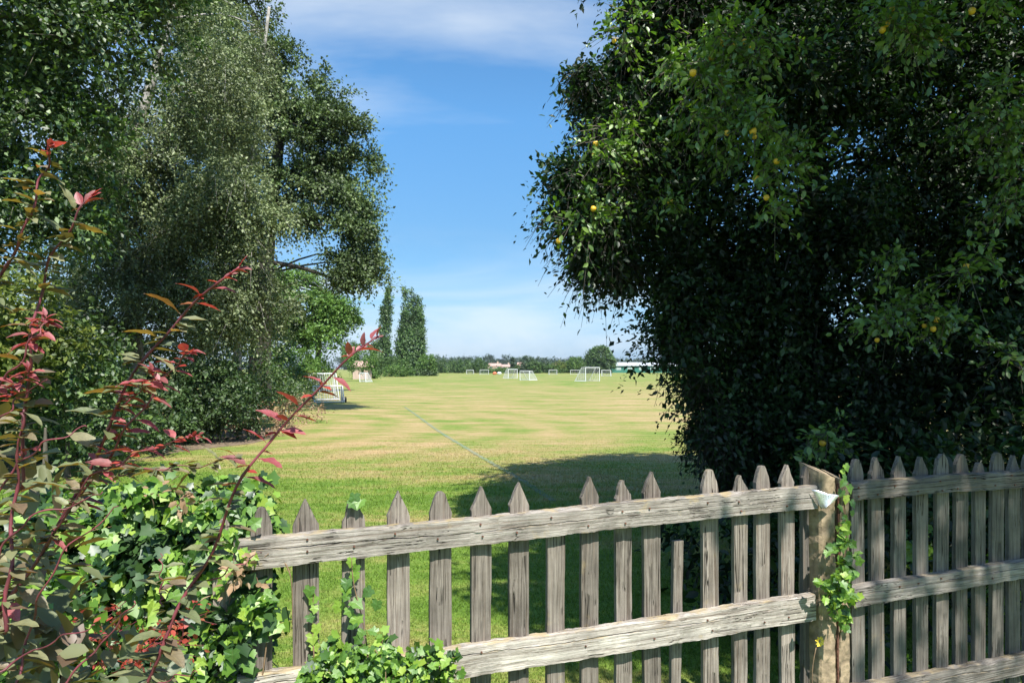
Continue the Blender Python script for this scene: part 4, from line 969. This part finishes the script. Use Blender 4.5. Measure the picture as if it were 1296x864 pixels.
for lb, bl, mt, sd, n_, bs in dk:
    tree('garden_shrub', lb, 'shrub', bs, [bs, (bs[0], bs[1], .8)], .05, bl, n_, 5, 8, .32, .085, mt, sd, limbs=0, shell=.35, droop=.4)
tree('holly_bush', 'dense low dark undergrowth closing the gap below the left trees', 'bush', (-9.5, 19, 0), None, 0,
     [((-9.5, 19.5, 1.2), (2.2, 2.5, 1.9)), ((-12, 17, 1.6), (2.6, 2.5, 2.6)), ((-12.5, 24, 2.2), (2.6, 4, 3.0)), ((-12, 31, 1.8), (2.4, 4, 2.6)), ((-15, 20, 3), (2.6, 5, 4)), ((-13.5, 27, 4), (2.6, 5, 4))], 900, 6, 8, .6, .14, 'leftdark', 63, shell=.5)
# low dry twiggy growth along the edge
rs = np.random.default_rng(77)
wd_ = thing('weed_patch', 'dry brown weeds and brambles at the foot of the left shrubs', 'weeds', (-6.3, 17.5, 0)); wd_['kind'] = 'stuff'
pos, ax_, no_, S_, c_, tw_ = foliage([((-6.3, 17.4, .25), (.9, 1.6, .35)), ((-6.6, 20.5, .3), (1.1, 2, .4))], 100, 5, 6, .3, .07, rs)
link('foliage', leaves('weeds', pos, ax_, no_, S_, T_SIMPLE, G['dry']), wd_, kind='stuff')

# ------------------------------------------------------------------ middle distance and far
def simple_tree(name, label, cat, blobs, n, T, m, cr_, size, mat, seed, base, tr=.15, group=None, **k):
    return tree(name, label, cat, base, [base, (base[0], base[1], base[2]+1.5), (base[0], base[1], base[2]+3)] if tr else None, tr or 0, blobs, n, T, m, cr_, size, mat, seed, limbs=0, group=group, **k)
pw = P(521, 470, 160)
simple_tree('poplar_tree', 'broad clump of tall dark lombardy poplar with several spires, right of the pair', 'tree',
     [B(513, 394, 160, 3.2, 33, .8), B(522, 397, 161, 3.6, 31, .8), B(530, 401, 160, 3, 30, .7), B(514, 430, 160, 6, 36, 1.4), B(524, 430, 161, 7.5, 40, 1.6), B(532, 432, 160, 5, 36, 1.2), B(520, 440, 160, 16, 32, 2.6), B(508, 440, 160, 6, 26, 1.2)], 560, 6, 8, 1.0, .42, 'poplar', 71, (pw.x, 160, 0), .5, shell=.6, zf=2.0, outw=.25, droop=-.5)
pw = P(487, 470, 158)
simple_tree('poplar_tree', 'slimmer leaning lombardy poplar, left of the pair', 'tree',
     [B(491, 389, 158, 3.6, 25, .9), B(487, 418, 158, 6, 34, 1.2), B(482, 450, 158, 13, 20, 2.0)], 300, 6, 8, .9, .40, 'poplar', 72, (pw.x, 158, 0), .4, shell=.6, zf=2.0, outw=.25, droop=-.5)
mids = [(455, 452, 90, 22, 18, 'bright', 'light green tree behind the little goal on the left'), (470, 462, 130, 14, 12, 'hedge', 'dull green bush left of the slim poplar'), (443, 445, 110, 10, 14, 'hedge', 'dark little tree at the end of the left tree line'),
        (502, 462, 150, 14, 10, 'hedge', 'dark bush between the two poplars'), (540, 462, 150, 10, 13, 'bright', 'yellow green bush at the foot of the broad poplars'), (497, 470, 135, 26, 6, 'bright', 'low bright hedge along the field edge below the poplars'),
        (462, 474, 110, 14, 5, 'bright', 'low rough grass bank beside the little goal'), (530, 472, 150, 22, 5, 'shrubby', 'low dark hedge right below the broad poplars')]
for i, (x, y, D, rx, rz, mt, lb) in enumerate(mids):
    p = P(x, 470, D)
    simple_tree('field_bush', lb, 'bush', [B(x, y, D, rx, rz, rx*D/FP*.8), B(x+rx*.4, y+rz*.3, D, rx*.6, rz*.7, rx*D/FP*.5)], 110, 5, 7, D*.006, D*.0022, mt, 80+i, (p.x, D, 0), 0)
# hedge line trees across the far edge
hd = random.Random(9); hx = 548; k = 0
spots = ['round hedge tree', 'broad hedge tree', 'bushy hedge tree', 'dense hedge tree', 'spreading hedge tree']
while hx < 742:
    if True:
        left = hx < 612
        hgt = hd.uniform(7.5, 10) if left else (hd.uniform(1.5, 2.5) if 612 < hx < 652 else hd.uniform(4.5, 7.0))
        rx = hd.uniform(8, 12); D = hd.uniform(236, 256); mt = hd.choice(['hedge', 'bright', 'hedge', 'shrubby'])
        p = P(hx, 470, D)
        simple_tree('hedge_tree', 'small green tree in the boundary hedge at the far edge of the field', 'tree', [B(hx, 472-hgt-.5, D, rx, hgt, 2.2), B(hx+4, 470-hgt*.5, D, rx, hgt*.7, 2.0)], 60, 5, 7, 1.0, .42, mt, 100+k, (p.x, D, 0), 0, group='small trees of the far boundary hedge')
        k += 1
    hx += hd.uniform(8, 12)
far_specials = [(668, 460, 235, 8, 11, 'far', 'taller dark tree standing in the hedge left of the oak'), (676, 464, 232, 9, 8, 'hedge', 'rounded green tree beside the taller dark hedge tree'), (649, 461, 240, 1.6, 9, 'far', 'very narrow dark conifer near the red roofs'), (707, 464, 238, 9, 6, 'lime', 'pale yellowish bush in the far hedge'), (728, 459, 240, 10, 7, 'bright', 'light green tree just left of the lone oak')]
for i, (x, y, D, rx, rz, mt, lb) in enumerate(far_specials):
    p = P(x, 470, D); simple_tree('far_tree', lb, 'tree', [B(x, y, D, rx, rz, rx*D/FP), B(x, y+rz*.5, D, rx*.8, rz*.6, rx*D/FP*.8)], 90, 5, 7, .8 if rx > 3 else .35, .40, mt, 140+i, (p.x, D, 0), .15)
p = P(759, 470, 225)
simple_tree('lone_oak', 'lone rounded oak standing at the far edge of the field', 'tree', [B(759, 454, 225, 17, 15, 3.8), B(750, 459, 225, 11, 10, 2.6), B(768, 461, 225, 11, 10, 2.6), B(760, 446, 225, 10, 8, 2.2)], 420, 6, 8, .95, .42, 'poplar', 150, (p.x, 225, 0), .35, shell=.6)
hx = 440; k = 0
while hx < 1000:
    D = hd.uniform(620, 900); t_ = hd.uniform(449.5, 456) if hx < 640 else hd.uniform(453, 458); rx = hd.uniform(8, 15)
    zc = (466-t_)/2; p = P(hx, 466, D)
    simple_tree('distant_tree', 'hazy blue green tree on the skyline beyond the field', 'tree', [B(hx, 466-zc, D, rx, zc+1, rx*D/FP*.7)], 60, 5, 6, D*.0036, D*.0017, 'far', 200+k, (p.x, D, 0), 0, group='hazy trees on the skyline')
    hx += hd.uniform(7, 12); k += 1
# wooded ridge that reads as one mass
rsr = np.random.default_rng(91)
pos, ax_, no_, S_, c_, tw_ = foliage([((x, 980+60*math.sin(x*.01), 5), (45, 30, 8.5+2.5*math.sin(x*.023)+2*math.sin(x*.05))) for x in range(-700, 900, 38)], 2200, 4, 6, 4.5, 2.2, rsr)
o = link('distant_wood', leaves('distant_wood', pos, ax_, no_, S_, T_SIMPLE, G['far'])); tag(o, 'continuous belt of hazy woodland along the horizon', 'woodland', kind='stuff')

# houses
def house(label, px, D, wpx, top, wallmat, roofmat, seed, gable=False):
    c = P(px, 470, D); wd = wpx*D/FP; ht = EYE+(466-top)*D/FP; dp = 8
    r = thing('house', label, 'house', (c.x, D, 0))
    eave = ht*.62
    bm = bmesh.new(); box(bm, (c.x, D+dp/2, eave/2), (wd, dp, eave)); link('wall', bm_mesh('wall', bm, wallmat), r)
    bm = bmesh.new()
    x0, x1, y0, y1 = c.x-wd/2-.3, c.x+wd/2+.3, D-.4, D+dp+.4; ym = (y0+y1)/2
    hip = wd*.12
    v = [bm.verts.new(q) for q in ((x0, y0, eave), (x1, y0, eave), (x1, y1, eave), (x0, y1, eave), (x0+hip, ym, ht), (x1-hip, ym, ht))]
    for f in ((0, 1, 5, 4), (1, 2, 5), (2, 3, 4, 5), (3, 0, 4), (3, 2, 1, 0)): bm.faces.new([v[q] for q in f])
    rf_ = link('roof', bm_mesh('roof', bm, roofmat), r)
    nw = max(2, int(wd/4))
    for i in range(nw):
        x = c.x-wd/2+(i+.5)*wd/nw
        for z in (eave*.3, eave*.74):
            bm = bmesh.new(); box(bm, (x, D-.02, z), (1.5, .1, 1.1)); wn = link('window', bm_mesh('window', bm, M['white']), r)
            bm = bmesh.new(); box(bm, (x, D-.09, z), (1.2, .06, .85)); link('pane', bm_mesh('pane', bm, M['glass']), r)
            C.objects[-1].parent = wn; C.objects[-1].location = (0, 0, 0)
    bm = bmesh.new(); box(bm, (c.x+wd*.2, ym, ht+.3), (.9, .6, 1.8)); ch = link('chimney', bm_mesh('chimney', bm, M['brick']), r)
    return r
house('long pale house with red roof left of the far red roofs', 626, 460, 19, 459.5, M['brick'], M['roof'], 1)
house('white walled house with brown red roof beside the long pale house', 641, 470, 13, 461, M['render'], M['roof'], 2)
house('red roofed house partly hidden by the narrow conifer', 659, 600, 10, 458.5, M['brick'], M['roof'], 3)
house('red roofed house just right of the narrow conifer', 669, 640, 9, 459, M['render'], M['roof'], 4)
house('pale house glimpsed over the pale yellowish bush', 702, 520, 9, 461, M['render'], M['roof'], 5)
house('brown roofed house immediately left of the lone oak', 737, 520, 10, 459.5, M['brick'], M['roof'], 6)
# brick hut on the left
hp = P(455, 462, 105); hut = thing('brick_hut', 'small brick hut with red roof among bushes on the left edge', 'hut', (hp.x, 105, 0))
bm = bmesh.new(); box(bm, (hp.x, 107, .9), (2.2, 3, 1.8)); link('wall', bm_mesh('hut_wall', bm, M['brick']), hut)
bm = bmesh.new()
v = [bm.verts.new(q) for q in ((hp.x-1.4, 105.2, 1.8), (hp.x+1.4, 105.2, 1.8), (hp.x+1.4, 108.8, 1.8), (hp.x-1.4, 108.8, 1.8), (hp.x-1.1, 107, 2.7), (hp.x+1.1, 107, 2.7))]
for f in ((0, 1, 5, 4), (1, 2, 5), (2, 3, 4, 5), (3, 0, 4), (3, 2, 1, 0)): bm.faces.new([v[q] for q in f])
link('roof', bm_mesh('hut_roof', bm, M['roof']), hut)
# pavilion and green fencing on the right
pv = P(800, 470, 262)
pav = thing('sports_pavilion', 'long low pavilion with white sheet roof and green walls at the far right', 'pavilion', (pv.x, 262, 0))
bm = bmesh.new(); box(bm, (pv.x+4, 265, 1.2), (24, 6, 2.4)); link('wall', bm_mesh('pavilion_wall', bm, M['green_paint']), pav)
bm = bmesh.new()
v = [bm.verts.new(q) for q in ((pv.x-8.6, 261.4, 2.5), (pv.x+16.6, 261.4, 2.5), (pv.x+16.6, 268.6, 3.7), (pv.x-8.6, 268.6, 3.7), (pv.x-8.6, 261.4, 2.7), (pv.x+16.6, 261.4, 2.7), (pv.x+16.6, 268.6, 3.9), (pv.x-8.6, 268.6, 3.9))]
for f in ((0, 1, 5, 4), (1, 2, 6, 5), (2, 3, 7, 6), (3, 0, 4, 7), (4, 5, 6, 7), (3, 2, 1, 0)): bm.faces.new([v[q] for q in f])
link('roof', bm_mesh('pavilion_roof', bm, M['white_roof']), pav)
for i in range(5):
    bm = bmesh.new(); box(bm, (pv.x-5+i*4.2, 261.97, 1.5), (1.8, .1, 1.0)); link('window', bm_mesh('pavilion_window', bm, M['white']), pav)
gf = thing('mesh_fence', 'dark green slatted boundary fence in front of the far pavilion', 'fence', (pv.x-4, 240, 0))
gx = P(762, 470, 240).x
for i in range(9):
    x = gx+i*2.4
    bm = bmesh.new(); box(bm, (x, 240, .9), (.09, .09, 1.8)); link('post', bm_mesh('green_fence_post', bm, M['green_paint']), gf)
    bm = bmesh.new()
    for q in range(14): box(bm, (x+.15+q*.165, 240, .85), (.07, .03, 1.5))
    box(bm, (x+1.2, 240, .25), (2.3, .035, .06)); box(bm, (x+1.2, 240, 1.45), (2.3, .035, .06))
    link('slat_panel', bm_mesh('slat_panel', bm, M['green_paint']), gf, kind='stuff')

# ------------------------------------------------------------------ goals
def goal(label, px, py, D, yaw, wd, ht, dp, toppx=None, wheels=False, rad=.05, cell=.22, tilt=0, group=None):
    """mouth along local x, net towards local +y"""
    p = P(px, py, D); r = thing('football_goal', label, 'goal', (p.x, D, 0), group)
    r.rotation_euler = (0, 0, yaw)
    def add(name, bm, mat, kind=None, smooth=False):
        o = bpy.data.objects.new(name, bm_mesh(name, bm, mat, smooth)); C.objects.link(o); o.parent = r
        if kind: o['kind'] = kind
        if tilt: o.rotation_euler = (tilt, 0, 0)
        return o
    h = wd/2; tp = dp*.35
    for s in (-h, h):
        bm = bmesh.new(); tube(bm, [(s, 0, 0), (s, 0, ht)], rad, 8); add('post', bm, M['white'])
        bm = bmesh.new(); tube(bm, [(s, 0, ht), (s, tp, ht), (s, dp, 0)], rad*.7, 6); add('stay', bm, M['white'])
        bm = bmesh.new(); tube(bm, [(s, 0, .04), (s, dp, .04)], rad*.7, 6); add('side_bar', bm, M['white'])
    bm = bmesh.new(); tube(bm, [(-h, 0, ht), (h, 0, ht)], rad, 8); add('crossbar', bm, M['white'])
    bm = bmesh.new(); tube(bm, [(-h, dp, .04), (h, dp, .04)], rad*.7, 6); add('ground_bar', bm, M['white'])
    bm = bmesh.new(); tr_ = .006*max(1, D/45)
    nx_ = int(wd/cell)
    for i in range(1, nx_):
        x = -h+wd*i/nx_; tube(bm, [(x, .0, ht), (x, tp, ht), (x, dp, .04)], tr_, 3, False)
    sl_ = math.hypot(dp-tp, ht); nz_ = int(sl_/cell)
    for i in range(1, nz_):
        t = i/nz_; q = (tp+(dp-tp)*t, ht*(1-t)); tube(bm, [(-h, q[0], q[1]), (h, q[0], q[1])], tr_, 3, False)
        for s in (-h, h): tube(bm, [(s, 0, q[1]), (s, q[0], q[1])], tr_, 3, False)
    for i in range(1, max(2, int(dp/cell))):
        y = dp*i/int(dp/cell); zt_ = ht if y < tp else ht*(dp-y)/(dp-tp)
        for s in (-h, h): tube(bm, [(s, y, 0), (s, y, zt_)], tr_, 3, False)
    add('net', bm, M['net'], 'stuff')
    if wheels:
        for s in (-h, h):
            for y in (.1, dp*.85):
                bm = bmesh.new(); bmesh.ops.create_cone(bm, cap_ends=True, segments=14, radius1=.13, radius2=.13, depth=.06, matrix=Matrix.Translation((s+(.08 if s > 0 else -.08), y, .13)) @ Matrix.Rotation(R(90), 4, 'Y'))
                add('wheel', bm, M['black'])
    return r
goal('large white goal right of centre with angled stays, nearest of the far goals', 750, 470, 88, R(56), 3.7, 1.7, 1.5, rad=.05)
goal('white goal seen side on behind the netted one near the middle', 649, 470, 112, R(50), 2.2, 1.45, 1.1, rad=.05)
goal('white goal with dense net facing left near the middle', 664, 470, 96, R(-52), 2.0, 1.25, 1.4, rad=.05)
goal('small far white goal in front of the pale red roofed houses', 613, 470, 190, R(8), 2.3, 1.2, 1.0, rad=.042, cell=.4)
goal('small low goal against the dark hedge, leftmost of the far goals', 595, 470, 200, R(0), 2.0, 1.1, 1.0, rad=.05, cell=.4)
goal('small distant goal between the middle goals and the large goal', 700, 470, 185, R(10), 2.1, 1.2, 1.1, rad=.042, cell=.35)
goal('thin framed goal just left of the large goal', 728, 470, 195, R(0), 2.6, 1.1, .9, rad=.05, cell=.6)
goal('grey netted goal behind the right post of the large goal', 767, 470, 150, R(-20), 1.9, 1.2, 1.2, rad=.05, cell=.3)
goal('wheeled white goal parked beside the bushes on the left', 414, 470, 34, R(-158), 1.35, .75, .9, rad=.035, cell=.12, wheels=True)
goal('tall white netted goal stored behind the wheeled goal on the left', 407, 470, 36.5, R(-150), 1.3, 1.33, .9, rad=.035, cell=.11)
goal('little white netted goal by the hut farther along the left edge', 459, 470, 84, R(-40), 1.1, 1.05, 1.0, rad=.05, cell=.16)
# two small bags beside the far goal
for px, mt, lb in ((626, 'orange', 'small orange red bag lying near the far goals'), (632, 'white', 'small white bag beside the orange one')):
    q = P(px, 470, 180); bm = bmesh.new(); bmesh.ops.create_icosphere(bm, subdivisions=3, radius=.5, matrix=Matrix.Translation((q.x, 180, .35)) @ Matrix.Diagonal((1.1, .7, .8, 1)))
    for v in bm.verts: v.co += Vector((mnoise.noise(v.co*3), 0, mnoise.noise(v.co*2.5+Vector((5, 0, 0)))))*.12
    o = link('sports_bag', bm_mesh('sports_bag', bm, M[mt], True)); tag(o, lb, 'bag')

# ------------------------------------------------------------------ air
hm, ht_, ho_ = newmat('haze_air')
pvn = N(ht_, 'ShaderNodeVolumePrincipled'); pvn.inputs['Color'].default_value = (.80, .88, 1, 1); pvn.inputs['Density'].default_value = .00013; pvn.inputs['Anisotropy'].default_value = .2
L(ht_, pvn.outputs[0], ho_.inputs['Volume'])
bm = bmesh.new(); box(bm, (100, 2300, 14.5), (7000, 4800, 31)); hz_ = link('haze', bm_mesh('haze', bm, hm)); tag(hz_, 'thin blue summer haze over the whole field', 'haze', kind='stuff')
